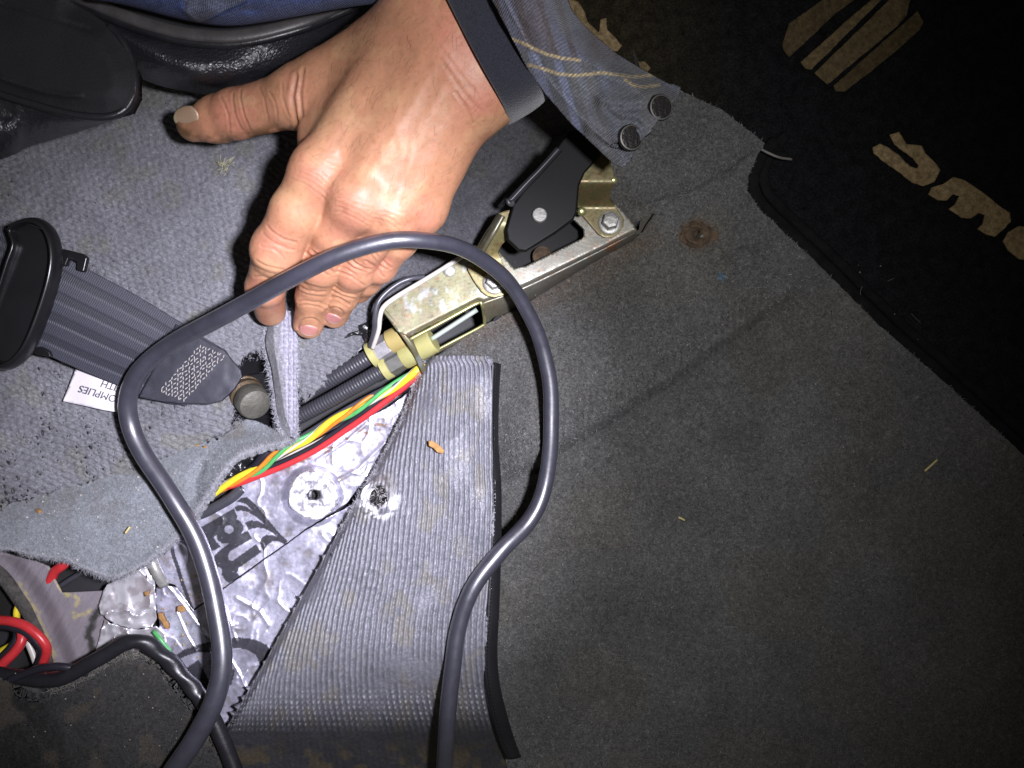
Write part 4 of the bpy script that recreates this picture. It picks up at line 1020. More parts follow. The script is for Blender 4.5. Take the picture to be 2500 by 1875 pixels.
# anchor bolt
ab = thing('anchor_bolt', P(620, 985, -.01), 'worn rounded steel anchor bolt head beside the stitched belt end', 'bolt')
cB = P(*CB([(1655, 1320)])[0], -.004)
ax_ = P(*CB([(1735, 1420)])[0], .010) - cB
lathe('collar', cB - ax_ * .15, ax_, [(.0090, 0), (.0092, .0026), (.0082, .003), (.0082, .0045), (.0092, .005), (.0092, .008), (.0080, .0092)], 'bronze', ab, 36)
lathe('hex_head', cB + ax_ * .42, ax_, [(.0086, 0), (.0089, .0006), (.0089, .0068), (.0080, .0086), (.0060, .0093), (.001, .0096)], 'dark_bolt', ab, 36)
tag(plate('anchor_plate', FP([(470, 868), (505, 845), (530, 810), (590, 800), (600, 870), (540, 915), (500, 905), (430, 890)]), -.008, .003, 'black_plastic', None, .001), 'dark steel anchor plate under the belt end and bolt', 'plate')
MT['steel_dark'] = None
tag(loft('hollow_shade', [FP([(480, 750, -.020), (560, 745, -.018), (640, 755, -.018)]), FP([(490, 820, -.02), (560, 830, -.022), (630, 850, -.02)]), FP([(480, 900, -.018), (540, 920, -.02), (640, 930, -.018)])], 30, 12, 'shadow_cloth', None, lambda s, t, u, v: .003 * (fbm(u / 30, v / 30, 211, 2) - .5), thick=.001), 'near-black lining put in for the shade in the hollow behind the anchor bolt', 'lining')  # near-black sheet added to darken the hollow, where only shade lies

# ================================================================== BIG BLACK CABLE LOOP
cab = FP([(330, 1740, .024), (375, 1665, .026), (425, 1590, .028), (462, 1515, .029), (480, 1430, .028), (466, 1310, .024), (430, 1180, .022), (372, 1075, .022), (312, 985, .020), (282, 920, .020), (277, 860, .024), (303, 800, .031), (372, 742, .040), (500, 673, .062), (620, 606, .083), (720, 556, .091), (820, 524, .092), (900, 518, .088), (980, 531, .076), (1050, 566, .058), (1110, 624, .042), (1155, 705, .030), (1182, 790, .023), (1191, 880, .020), (1188, 970, .018), (1175, 1058, .017), (1140, 1130, .020), (1080, 1192, .026), (1022, 1270, .030), (992, 1350, .030), (977, 1450, .029), (966, 1560, .026), (960, 1660, .018), (955, 1760, .010)])
q = crom(cab, 420)
W = PA(q[:, 0], q[:, 1], q[:, 2])
ss = np.linspace(0, 1, 420)
rad = np.interp(ss, [0, .18, .3, .38, .5, .62, .7, .8, 1], [.0053, .0049, .0046, .0043, .0037, .0036, .0040, .0043, .0043])
lump = lambda s, t: 1 + .035 * np.sin(t + s * 150) * np.interp(s, [.5, .6, .78, .85], [.3, 1, 1, .2]) + .012 * np.sin(2 * t + s * 60)
V, F = tube_np(W, rad, 24, twist=lump)
tag(obj('cable', mesh_np('cable', V, F), 'cable_skin'), 'thick black cable looping in front of the fingers and across the foil', 'cable')
# ================================================================== SEATS
ls = thing('seat_cushion', P(100, 150, 0), 'rounded black seat corner with shiny leather side at top left', 'seat')
topz = lambda u, v: .086 - .004 * sstep(60, 0, dpoly(u, v, FP([(170, 15), (240, 55), (270, 100), (290, 150), (290, 200), (270, 235), (235, 252), (150, 245), (60, 222), (-30, 200)]))) + .0015 * np.exp(-(dpoly(u, v, CV(0, 0, 3.16, [(0, 600), (150, 650), (350, 710), (500, 735), (620, 740)])) / 5) ** 2) - .001 * np.exp(-(dpoly(u, v, CV(0, 0, 3.16, [(0, 20), (250, 90), (420, 150), (700, 230)])) / 4) ** 2)
poly_sheet('top_panel', FP([(-300, -140), (120, -50), (150, 0), (200, 30), (240, 58), (272, 105), (290, 150), (290, 200), (272, 234), (235, 250), (150, 243), (60, 220), (-300, 120)]), 6, topz, None, 'seat_cloth', ls, thick=.01, smooth_outline=False)
eg = FP([(-300, 114, .084), (0, 204, .084), (60, 222, .084), (150, 246, .083), (220, 253, .082), (258, 244, .081), (282, 220, .080), (292, 180, .080), (284, 130, .080), (262, 85, .081), (235, 55, .081)])
tube('piping', eg, .0017, 'black_rubber', ls, n=90, ns=10)
loft('side_panel', [[(p[0], p[1], p[2] - .002) for p in eg[:8]],
                    FP([(-300, 165, .085), (0, 240, .079), (60, 254, .076), (150, 264, .072), (220, 262, .070), (262, 250, .070), (286, 222, .072), (295, 182, .074)]),
                    FP([(-300, 300, .088), (0, 292, .078), (60, 286, .068), (150, 277, .054), (220, 266, .050), (262, 252, .054), (286, 224, .06), (296, 182, .064)]),
                    FP([(-300, 440, .075), (0, 345, .058), (60, 318, .048), (150, 290, .040), (220, 268, .044), (262, 250, .05), (284, 224, .05), (293, 182, .05)])], 140, 50, 'leather', ls, lambda s, t, u, v: .0010 * (fbm(u / 7, v / 14, 223, 2) - .5) + .0016 * (fbm(u / 50, v / 30, 224, 2) - .5), thick=.002)
bl = thing('seat_bolster', P(550, 150, 0), 'black leather seat bolster with stitched welt below the blue jeans', 'seat')
r1 = FP([(60, -40, .060), (130, -4, .062), (200, 25, .064), (280, 58, .064), (350, 80, .063), (420, 94, .062), (520, 96, .060), (640, 68, .056), (720, 36, .05), (820, -10, .045), (900, -60, .042)])
r2 = FP([(100, -20, .064), (170, 25, .066), (235, 62, .067), (300, 100, .067), (360, 125, .066), (430, 140, .064), (530, 142, .058), (640, 112, .048), (740, 60, .040), (840, 10, .036), (930, -40, .034)])
r3 = FP([(140, 10, .058), (200, 60, .058), (255, 105, .058), (310, 140, .058), (370, 162, .057), (440, 178, .055), (530, 178, .048), (640, 145, .038), (750, 90, .030), (850, 35, .028), (950, -20, .026)])
r4 = FP([(180, 60, .030), (230, 110, .030), (285, 158, .032), (330, 180, .032), (390, 196, .030), (460, 206, .028), (550, 200, .024), (660, 160, .018), (770, 105, .014), (870, 50, .012), (970, 0, .01)])
loft('leather_panel', [r1, r2, r3, r4], 220, 70, 'leather', bl, lambda s, t, u, v: .0012 * (fbm(u / 18, v / 10, 221, 3) - .5) * sstep(.3, .7, t) + .002 * (fbm(u / 90, v / 60, 222, 2) - .5), thick=.002)
mat('welt_grey', (0.055, 0.05, 0.052), rough=.42, var=.35, vscale=120, bump=.2)
tube('welt', [(p[0], p[1] - 2, p[2] + .002) for p in r1], .0021, 'black_rubber', bl, n=90, ns=10)
tube('welt', [(p[0] + 2, p[1] - 22, p[2] + .004) for p in r1], .0022, 'welt_grey', bl, n=90, ns=10, sect=(.6, 1.4))
loft('upper_panel', [[(p[0], p[1] - 22, p[2] + .003) for p in r1], [(p[0], p[1] - 45, p[2] + .005) for p in r1], [(p[0], p[1] - 120, p[2] + .004) for p in r1]], 90, 16, 'seat_cloth', bl, thick=.002)
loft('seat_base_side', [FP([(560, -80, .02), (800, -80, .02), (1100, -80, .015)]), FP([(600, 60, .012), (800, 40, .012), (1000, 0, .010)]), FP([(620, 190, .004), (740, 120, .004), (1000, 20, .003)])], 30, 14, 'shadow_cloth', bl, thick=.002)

# ================================================================== PERSON
pr = thing('person', P(900, 400, 0), 'person in jeans and plaid shirt pressing one hand down on the grey carpet', 'person')
# ---- hand as one implicit surface
def FW(x, y, z): return np.array(P(x * FS, y * FS, z))
prims_palm = []; fingers = []
def cone(a, b, ra, rb): return (np.asarray(a), np.asarray(b), ra, rb)
ix_m, md_m, rg_m, pk_m = FW(694, 372, .084), FW(778, 432, .0865), FW(852, 452, .083), FW(912, 450, .075)
wr_i, wr_m, wr_r, wr_p = FW(930, 30, .092), FW(960, 90, .096), FW(990, 140, .096), FW(1015, 195, .092)
fa_a, fa_b = FW(955, 40, .090), FW(1030, 190, .090)
far1, far2 = FW(1075, -25, .095), FW(1120, 125, .095)
palm = [cone(wr_i, ix_m, .017, .0115), cone(wr_m, md_m, .017, .0115), cone(wr_r, rg_m, .016, .0108), cone(wr_p, pk_m, .0145, .0100),
        cone(fa_a, far1, .023, .023), cone(fa_b, far2, .0195, .019), cone(.5 * (fa_a + fa_b), .5 * (far1 + far2), .024, .024),
        cone(FW(930, 110, .082), FW(760, 340, .072), .021, .015), cone(FW(980, 190, .080), FW(850, 400, .068), .018, .0135),
        cone(FW(890, 90, .080), FW(668, 196, .066), .0200, .0128), cone(FW(860, 140, .074), FW(705, 300, .070), .0190, .0130)]
thumb = [cone(FW(700, 190, .066), FW(632, 216, .062), .0130, .0128), cone(FW(632, 216, .062), FW(512, 246, .048), .0126, .0115), cone(FW(512, 246, .048), FW(470, 258, .042), .0117, .0110), cone(FW(470, 258, .042), FW(418, 270, .036), .0112, .0082)]
fing = {
 'index': [cone(ix_m, FW(640, 458, .078), .0124, .0112), cone(FW(640, 458, .078), FW(598, 540, .066), .0111, .0110), cone(FW(598, 540, .066), FW(574, 618, .045), .0108, .0092), cone(FW(574, 618, .045), FW(584, 672, .018), .0092, .0078)],
 'middle': [cone(md_m, FW(722, 500, .072), .0116, .0096), cone(FW(722, 500, .072), FW(694, 572, .054), .0094, .0096), cone(FW(694, 572, .054), FW(677, 640, .034), .0094, .0086), cone(FW(677, 640, .034), FW(668, 700, .016), .0086, .0076)],
 'ring': [cone(rg_m, FW(800, 520, .068), .0108, .0090), cone(FW(800, 520, .068), FW(768, 582, .052), .0088, .0090), cone(FW(768, 582, .052), FW(740, 636, .034), .0088, .0080), cone(FW(740, 636, .034), FW(722, 680, .018), .0080, .0070)],
 'pinky': [cone(pk_m, FW(862, 520, .062), .0100, .0082), cone(FW(862, 520, .062), FW(818, 574, .048), .0080, .0078), cone(FW(818, 574, .048), FW(792, 606, .034), .0077, .0070), cone(FW(792, 606, .034), FW(776, 630, .022), .0070, .0060)]}
knobs = [(ix_m + [0, 0, .0015], .0122), (md_m + [0, 0, .003], .0118), (rg_m + [0, 0, .0022], .0108), (pk_m + [0, 0, .002], .0098)]
allp = palm + thumb + sum(fing.values(), [])
lo = np.min([np.minimum(c[0], c[1]) - max(c[2], c[3]) for c in allp], 0) - .004
hi = np.max([np.maximum(c[0], c[1]) + max(c[2], c[3]) for c in allp], 0) + .004
G = .00075
hi[1] = min(hi[1], .265); hi[0] = min(hi[0], float(FW(1175, 0, .1)[0]))
N3 = np.ceil((hi - lo) / G).astype(int)
gx, gy, gz = [lo[k] + G * np.arange(N3[k]) for k in range(3)]
def sdcone(p, c):
    a, b, ra, rb = c
    ba = (b - a).astype(np.float32); pa = p - a.astype(np.float32)
    h = np.clip((pa @ ba) / float(ba @ ba), 0, 1)
    return np.sqrt(((pa - h[..., None] * ba) ** 2).sum(-1)) - (ra + (rb - ra) * h)
def smin(a, b, k):
    h = np.clip(.5 + .5 * (b - a) / k, 0, 1)
    return b + (a - b) * h - k * h * (1 - h)
BIG = .03
def add(field, c, k):
    l = np.minimum(c[0], c[1]) - max(c[2], c[3]) - .012; h_ = np.maximum(c[0], c[1]) + max(c[2], c[3]) + .012
    i0 = np.clip(((l - lo) / G).astype(int), 0, N3); i1 = np.clip(((h_ - lo) / G).astype(int) + 1, 0, N3)
    sl = tuple(slice(i0[d], i1[d]) for d in range(3))
    X, Y, Zz = np.meshgrid(gx[sl[0]], gy[sl[1]], gz[sl[2]], indexing='ij')
    if X.size == 0: return
    d = sdcone(np.stack([X, Y, Zz], -1).astype(np.float32), c).astype(np.float32)
    field[sl] = smin(field[sl], d, k)
fp = np.full(N3, BIG, np.float32)
for c in palm: add(fp, c, .009)
for c0, r in knobs: add(fp, cone(c0, c0 + [0, 0, 1e-5], r, r), .005)
ft = np.full(N3, BIG, np.float32)
for c in thumb: add(ft, c, .003)
fld = smin(fp, ft, .009)
ff_ = np.full(N3, BIG, np.float32)
for nm, ch in fing.items():
    f1 = np.full(N3, BIG, np.float32)
    for c in ch: add(f1, c, .0032)
    # joint bulge
    j = ch[1][1] + np.array([0, 0, .0016]); add(f1, cone(j, j + [0, 0, 1e-5], ch[1][3] * .97, ch[1][3] * .97), .004)
    ff_ = smin(ff_, f1, .0006)
fld = smin(fld, ff_, .0055)
del fp, ft, ff_, f1
def surf_nets(f):
    s = f < 0
    nx, ny, nz = f.shape
    cnt = np.zeros((nx - 1, ny - 1, nz - 1), np.int8)
    for dx in (0, 1):
        for dy in (0, 1):
            for dz in (0, 1): cnt += s[dx:nx - 1 + dx, dy:ny - 1 + dy, dz:nz - 1 + dz]
    act = np.argwhere((cnt > 0) & (cnt < 8))
    idx = np.full(cnt.shape, -1, np.int32); idx[tuple(act.T)] = np.arange(len(act))
    off = np.array([(a, b, c) for a in (0, 1) for b in (0, 1) for c in (0, 1)])
    val = np.stack([f[tuple((act + o).T)] for o in off], -1)
    acc = np.zeros((len(act), 3)); n = np.zeros(len(act))
    for i in range(8):
        for j in range(i + 1, 8):
            if np.abs(off[i] - off[j]).sum() != 1: continue
            m = (val[:, i] < 0) != (val[:, j] < 0)
            t = val[m, i] / (val[m, i] - val[m, j])
            acc[m] += off[i] + t[:, None] * (off[j] - off[i]); n[m] += 1
    V = lo + G * (act + acc / n[:, None])
    Q = []
    for ax in range(3):
        b, c = [(1, 2), (2, 0), (0, 1)][ax]
        a0 = [slice(None)] * 3; a1 = [slice(None)] * 3
        a0[ax] = slice(0, -1); a1[ax] = slice(1, None)
        e = np.argwhere(s[tuple(a0)] != s[tuple(a1)])
        ok = (e[:, b] > 0) & (e[:, c] > 0) & (e[:, b] < f.shape[b] - 1) & (e[:, c] < f.shape[c] - 1)
        e = e[ok]
        def g(db, dc):
            q = e.copy(); q[:, b] -= db; q[:, c] -= dc; return idx[tuple(q.T)]
        q = np.stack([g(0, 0), g(1, 0), g(1, 1), g(0, 1)], -1)
        inn = s[tuple(e.T)]
        q[~inn] = q[~inn][:, ::-1]
        Q.append(q)
    Q = np.concatenate(Q); return V, Q[(Q >= 0).all(1)]
V, Q = surf_nets(fld)
gr = np.gradient(fld, G)
def samp(p):
    q = (p - lo) / G; i = np.clip(q.astype(int), 0, N3 - 2); t = q - i
    r = 0
    for dx in (0, 1):
        for dy in (0, 1):
            for dz in (0, 1):
                w_ = (t[:, 0] if dx else 1 - t[:, 0]) * (t[:, 1] if dy else 1 - t[:, 1]) * (t[:, 2] if dz else 1 - t[:, 2])
                r = r + w_ * fld[i[:, 0] + dx, i[:, 1] + dy, i[:, 2] + dz]
    return r
qi = np.clip(np.rint((V - lo) / G).astype(int), 0, N3 - 1)
NR = np.stack([g[tuple(qi.T)] for g in gr], -1); NR /= np.linalg.norm(NR, axis=1)[:, None] + 1e-9
# one smoothing pass of vertex positions
def lap(V, k):
    E = np.concatenate([Q[:, [0, 1]], Q[:, [1, 2]], Q[:, [2, 3]], Q[:, [3, 0]]])
    acc = np.zeros_like(V); n = np.zeros(len(V))
    np.add.at(acc, E[:, 0], V[E[:, 1]]); np.add.at(n, E[:, 0], 1)
    np.add.at(acc, E[:, 1], V[E[:, 0]]); np.add.at(n, E[:, 1], 1)
    return V + k * (acc / np.maximum(n, 1)[:, None] - V)
V = lap(lap(V, .5), .4)
# pixel coordinates of each vertex for the skin relief
kk = S0 * (H - V[:, 2]) / H
pu = V[:, 0] / kk + 1250; pv = 937.5 - V[:, 1] / kk
disp = np.zeros(len(V)); red = np.zeros(len(V)); dark = np.zeros(len(V))
up_ = sstep(-.1, .5, NR[:, 2])
def crease(pts, depth, w_=3.2, dk=.3):
    global disp, dark
    d = dpoly(pu, pv, FP(pts))
    g = np.exp(-(d / w_) ** 2) * up_
    disp -= depth * g; disp += depth * .45 * np.exp(-((d - 2.1 * w_) / (1.2 * w_)) ** 2) * up_
    dark = np.maximum(dark, g * dk)
def arcs(cx, cy, ax, ay, half, offs, bow, depth, w_=3.0, dk=.3):
    """a set of skin folds across a finger at F(cx, cy); (ax, ay) is the finger direction"""
    L = math.hypot(ax, ay); ax /= L; ay /= L
    for o in offs:
        pts = []
        hh = half * (1 - .25 * random.random())
        sh = (random.random() - .5) * half * .35
        for k in range(7):
            t = -1 + 2 * k / 6
            b = o + bow * t * t * (1 if o > 0 else -1) + (random.random() - .5) * 2.5
            pts.append((cx + ax * b - ay * (t * hh + sh), cy + ay * b + ax * (t * hh + sh)))
        crease(pts, depth * (.6 + .6 * random.random()), w_, dk)
arcs(592, 528, -95, 170, 40, [-20, -4, 10], 7, .0004, 2.6, .2)
arcs(574, 596, -30, 90, 38, [-20, -8, 4], 5, .0003, 2.5, .15)
arcs(690, 570, -35, 90, 36, [-16, -7, 2, 11], 4, .0006, 2.6)
arcs(676, 640, -15, 90, 34, [-20, -10, 0, 11, 20], 5, .0004, 2.3, .2)
arcs(764, 584, -45, 80, 34, [-14, -5, 4, 13], 5, .0006, 2.6)
arcs(738, 640, -25, 60, 28, [-10, -2, 6], 4, .0005, 2.4)
arcs(818, 570, -45, 50, 28, [-10, 0, 10], 4, .0005, 2.4)
arcs(505, 245, -120, 30, 50, [-20, -3, 12], 6, .0004, 2.4, .35)
arcs(600, 222, -120, 30, 42, [-14, 6, 26], 5, .00022, 2.4, .15)
arcs(690, 365, -55, 90, 46, [-24, -14, -5, 5, 14, 24, 34, 44], 5, .00017, 2.3, .10)
arcs(770, 440, -40, 90, 42, [-10, 0, 10, 20, 30], 6, .00016, 2.3, .10)
arcs(850, 460, -40, 90, 38, [-6, 4, 14, 24], 6, .00016, 2.3, .10)
arcs(1030, 215, 70, -50, 30, [-14, 6], 4, .00016, 3.0, .08)
crease([(985, 200), (1008, 232), (1022, 265)], .0004, 3.5, .15); crease([(960, 140), (1000, 200), (1040, 240)], .00018, 4, .06); crease([(950, 100), (990, 155), (1030, 205)], .00014, 4, .05)
crease([(640, 165), (632, 210), (640, 265)], .0009, 5, .35); crease([(655, 150), (648, 200), (652, 250)], .0006, 4, .25)
# tendons, veins and knuckle dimples
for a, b, hgt in (((915, 110), (700, 350), .0002), ((940, 140), (780, 410), .0003), ((965, 170), (855, 430), .0003), ((990, 210), (905, 430), .0002)):
    disp += hgt * np.exp(-(dpoly(pu, pv, FP([a, b])) / 13) ** 2) * up_
for a in ([(880, 180), (850, 260), (800, 320), (770, 390)], [(930, 230), (890, 300), (880, 380)], [(850, 260), (870, 330), (830, 400)], [(790, 200), (740, 270), (700, 310)]):
    disp += .00016 * np.exp(-(dpoly(pu, pv, FP(a)) / 10) ** 2) * up_
for a in ((735, 455), (815, 485), (880, 490)):
    disp -= .0012 * np.exp(-(np.hypot(pu - a[0] * FS, pv - a[1] * FS) / 17) ** 2) * up_
disp += .00012 * (fbm(pu / 14, pv / 14, 231, 3) - .5) + .0007 * (fbm(pu / 60, pv / 60, 232, 2) - .5)
wr = fbm((pu * .8 + pv * .55) / 4.2, (pu * -.55 + pv * .8) / 14, 233, 2)
disp += .00012 * (wr - .5) * up_
for (nx_, ny_, rx_, ry_) in ((668, 704, 27, 19), (722, 678, 22, 17)):
    rr2 = np.hypot((pu - nx_ * FS) / rx_, (pv - ny_ * FS) / ry_)
    disp += (.0007 * np.exp(-((rr2 - 1.25) / .22) ** 2) - .0006 * np.exp(-((rr2 - .98) / .12) ** 2)) * up_ * (pv < (ny_ + 10) * FS)
V = V + NR * disp[:, None]
for a, r, s in (((694, 380), 55, .7), ((775, 450), 55, .75), ((852, 465), 50, .75), ((915, 470), 45, .7), ((595, 535), 48, .7), ((690, 570), 42, .6), ((765, 585), 40, .6), ((500, 250), 60, .8), ((570, 640), 55, .6), ((1010, 80), 110, .8), ((1040, 210), 70, .7), ((760, 480), 60, .6), ((820, 570), 50, .6), ((640, 190), 40, .5)):
    red = np.maximum(red, s * np.exp(-(np.hypot(pu - a[0] * FS, pv - a[1] * FS) / (r * FS)) ** 2))
red = np.clip(red + .5 * (fbm(pu / 45, pv / 45, 234, 3) - .5), 0, 1)
C = mix3((0.435, 0.215, 0.122), (0.46, 0.18, 0.122), red)
C = mix3(C, (0.50, 0.30, 0.16), sstep(.55, .75, fbm(pu / 60, pv / 60, 235, 2)) * .4)
C = C * (1 - .75 * dark)[:, None]
# engine grime along the thumb edge, its nail fold and the finger sides
th_d = dpoly(pu, pv, FP([(372, 262), (385, 290), (430, 308), (500, 308), (570, 290), (620, 275)]))
C = mix3(C, (0.15, 0.075, 0.025), np.exp(-(th_d / 22) ** 2) * sstep(.30, .6, fbm(pu / 16, pv / 16, 236, 3)) * .85)
C = mix3(C, (0.08, 0.045, 0.02), np.exp(-(dpoly(pu, pv, FP([(372, 255), (385, 275), (405, 292)])) / 10) ** 2) * .8)
C = mix3(C, (0.30, 0.14, 0.06), sstep(.62, .74, fbm(pu / 7, pv / 7, 237, 3)) * .35)
hand = obj('hand', mesh_np('hand', V, Q, C), 'skin', pr)
# ---- nails: plates laid on the finger tips
def nail(c, along, side, L, Wd, colr, tipc, lift=.00015, Rf=.0085):
    c = np.array(P(c[0] * FS, c[1] * FS, c[2]))
    a = np.array(along, float); a /= np.linalg.norm(a)
    s_ = np.array(side, float); s_ -= a * (s_ @ a); s_ /= np.linalg.norm(s_)
    n_ = np.cross(a, s_)
    if n_[2] < 0: n_ = -n_
    nl, nw = 26, 18
    pts = []; cc = []
    for i in range(nl):
        t = i / (nl - 1)
        for j in range(nw):
            w_ = -1 + 2 * j / (nw - 1)
            hw = Wd * (.90 + .10 * math.sin(t * math.pi)) * (1 - .10 * (1 - t))
            endr = 0.26 * L * w_ * w_
            x = -L / 2 + t * L - (endr if t > .5 else -endr * .9) * abs(2 * t - 1)
            pts.append(c + a * x + s_ * (w_ * hw)); 
            lun = max(0, 1 - t / .22)
            tip = 1 if t > .84 else 0
            col = np.array(colr) * (1 - .0 * lun) + lun * .10
            cc.append(np.array(tipc) if tip else col)
    pts = np.array(pts)
    wv = np.tile(-1 + 2 * np.arange(nw) / (nw - 1), nl)
    # height of the finger back along the middle line, then a plate arched like the finger
    ct = c + a * np.linspace(-L / 2, L / 2, 9)[:, None] + n_ * .012
    for _ in range(60):
        d = samp(np.clip(ct, lo + G, hi - 2 * G)); ct = ct - n_ * np.clip(d, -.002, .004)[:, None] * .7
    hc = (ct - c) @ n_
    x_ = (pts - c) @ a
    co_ = np.polyfit(np.linspace(-L / 2, L / 2, 9)[:6], hc[:6], 1)
    hgt = np.polyval(co_, x_) + lift - Rf * (1 - np.sqrt(1 - np.clip(wv * Wd / Rf, -.98, .98) ** 2))
    q = pts + n_ * (hgt - (pts - c) @ n_)[:, None]
    i = np.arange(nl - 1)[:, None] * nw + np.arange(nw - 1)[None]
    Fq_ = np.stack([i, i + 1, i + nw + 1, i + nw], -1).reshape(-1, 4)
    if np.cross(q[1] - q[0], q[nw] - q[0]) @ n_ < 0: Fq_ = Fq_[:, ::-1].copy()
    o = obj('fingernail', mesh_np('fingernail', q, Fq_, np.array(cc)), 'nail', hand)
    md = o.modifiers.new('thickness', 'SOLIDIFY'); md.thickness = .0007; md.offset = -.2
    return o
tA = thumb[3][1] - thumb[3][0]
nail((412, 251, .044), tA, (.22, -.93, -.35), .0200, .0052, (0.48, 0.32, 0.21), (0.46, 0.39, 0.24), lift=.0009)
mA = FW(668, 716, .010) - FW(672, 680, .026)
nail((668, 704, .022), (mA[0], mA[1], mA[2] * .55), (1, .05, 0), .0092, .0049, (0.52, 0.215, 0.185), (0.52, 0.33, 0.24))
rA = FW(718, 690, .014) - FW(730, 655, .028)
nail((722, 678, .025), (rA[0], rA[1], rA[2] * .5), (1, -.1, -.1), .0086, .0041, (0.50, 0.205, 0.185), (0.52, 0.33, 0.26))
# ---- hair on the back of the hand
sel = np.where((NR[:, 2] > .3) & (pv < 470 * FS) & (pu > 660 * FS) & (pv > 20))[0]
sel = sel[RNG.random(len(sel)) < np.clip(.25 + fbm(pu[sel] / 80, pv[sel] / 80, 241, 2), 0, 1)]
sel = RNG.choice(sel, 260, replace=False)
Vs = []; Fs = []
for i in sel:
    p = V[i]; nrm_ = NR[i]
    d = np.array([-.55, -.75, 0]) + RNG.normal(size=3) * .35
    d -= nrm_ * (d @ nrm_); d /= np.linalg.norm(d)
    L = RNG.uniform(.003, .0075); b = np.cross(nrm_, d) * RNG.normal() * .35
    W_ = np.array([p - nrm_ * .0002, p + d * L * .4 + nrm_ * .0006 + b * L * .25, p + d * L * .8 + nrm_ * .0005 + b * L * .6, p + d * L + nrm_ * .0002 + b * L])
    v_, f_ = tube_np(W_, [.000032, .00003, .000022, .00001], 3, False)
    Fs += [[k + len(Vs) for k in g] for g in f_]; Vs += v_.tolist()
stuff(obj('body_hair', mesh_np('body_hair', np.array(Vs), Fs), 'hair', hand))
# ---- knit inner cuff round the wrist
def cuff_ring(cx, cy, z, a, b, n=72, tilt=0.0):
    c = FW(cx, cy, z); ax = np.array([.852, .524, 0.06]); e1 = np.array([.524, -.852, 0.0]); e2 = np.array([0, 0, 1.0])
    th = np.linspace(0, 2 * np.pi, n, endpoint=False)
    ca = np.sign(np.cos(th)) * np.abs(np.cos(th)) ** .8; sa = np.sign(np.sin(th)) * np.abs(np.sin(th)) ** .8
    return c + a * ca[:, None] * e1 + b * sa[:, None] * e2 + ax * (tilt * (sa ** 2) - .003 * ca)[:, None]
rings = []
for (x, y, z, a, b, tl) in ((1035, 78, .092, .0335, .0265, -.004), (1016, 92, .092, .0345, .0275, -.004), (1011, 95, .092, .0362, .0290, -.004), (1018, 90, .0925, .0372, .0300, -.003), (1050, 70, .094, .0374, .0302, -.002), (1085, 48, .0955, .0372, .0300, 0), (1120, 25, .096, .0350, .0280, 0), (1135, 16, .096, .0320, .0250, 0)):
    rings.append(cuff_ring(x, y, z, a, b, tilt=tl))
R = np.stack(rings); nr, nn, _ = R.shape
Vc = R.reshape(-1, 3)
i = np.arange(nr - 1)[:, None] * nn; j = np.arange(nn)[None]; k2 = (j + 1) % nn
Fc = np.stack([i + j, i + k2, i + nn + k2, i + nn + j], -1).reshape(-1, 4)
ck = obj('knit_cuff', mesh_np('knit_cuff', Vc, Fc), 'knit', pr)
ck['label'] = 'dark knitted inner cuff at the wrist'
m_ = ck.modifiers.new('sub', 'SUBSURF'); m_.levels = 2; m_.render_levels = 2
# ---- plaid shirt cuff hanging open
cuff_out = CS([(610, -60), (640, 10), (700, 130), (790, 300), (900, 520), (1050, 730), (1250, 960), (1450, 1150), (1570, 1262), (1630, 1282), (1685, 1250), (1750, 1120), (1900, 950), (2085, 715), (2070, 690), (1900, 590), (1750, 505), (1600, 415), (1450, 290), (1330, 175), (1260, 90), (1200, -60)])
LEd = CS([(610, -60), (700, 130), (790, 300), (900, 520), (1050, 730), (1250, 960), (1450, 1150), (1570, 1262)])
REd = CS([(2085, 715), (1900, 590), (1750, 505), (1600, 415), (1450, 290), (1330, 175), (1200, -60)])
BOT = CS([(1640, 1282), (1750, 1120), (1900, 950), (2085, 715)])
FOLD = [CS([(1380, 480), (1540, 560), (1660, 620), (1720, 670), (1820, 720)]), CS([(1500, 800), (1600, 880), (1720, 880), (1800, 950)]), CS([(1480, 760), (1640, 800), (1800, 770), (1850, 760)]), CS([(1400, 1000), (1500, 1080), (1620, 1080)])]
def z_cuff(u, v):
    dl = dpoly(u, v, LEd); dr = dpoly(u, v, REd); db = dpoly(u, v, BOT)
    along = (u - 1200) * .66 + v * .75
    z = .132 - .046 * sstep(40, 420, along)
    z = z + .012 * np.sin(np.pi * np.clip(dl / (dl + dr + 1e-6), 0, 1)) - .018 * sstep(60, 0, dr)
    z = z + .0012 * sstep(34, 26, dl) + .0006 * np.exp(-((dl - 30) / 4) ** 2)
    for k, f in enumerate(FOLD):
        d = dpoly(u, v, f); z = z + .0038 * np.exp(-(d / 16) ** 2) - .0026 * np.exp(-(dpoly(u, v, [(p[0] + 8, p[1] + 16) for p in f]) / 9) ** 2)
    return z + .004 * (fbm(u / 60, v / 60, 251, 3) - .5)
Y1 = CS([(780, 300), (860, 325), (950, 372), (1060, 420), (1180, 450), (1310, 465)]); Y2 = CS([(915, 500), (1030, 530), (1150, 572), (1280, 582), (1400, 572), (1480, 560), (1600, 575), (1720, 595), (1880, 580)]); Y3 = CS([(1660, 610), (1720, 655), (1800, 672), (1925, 655)])
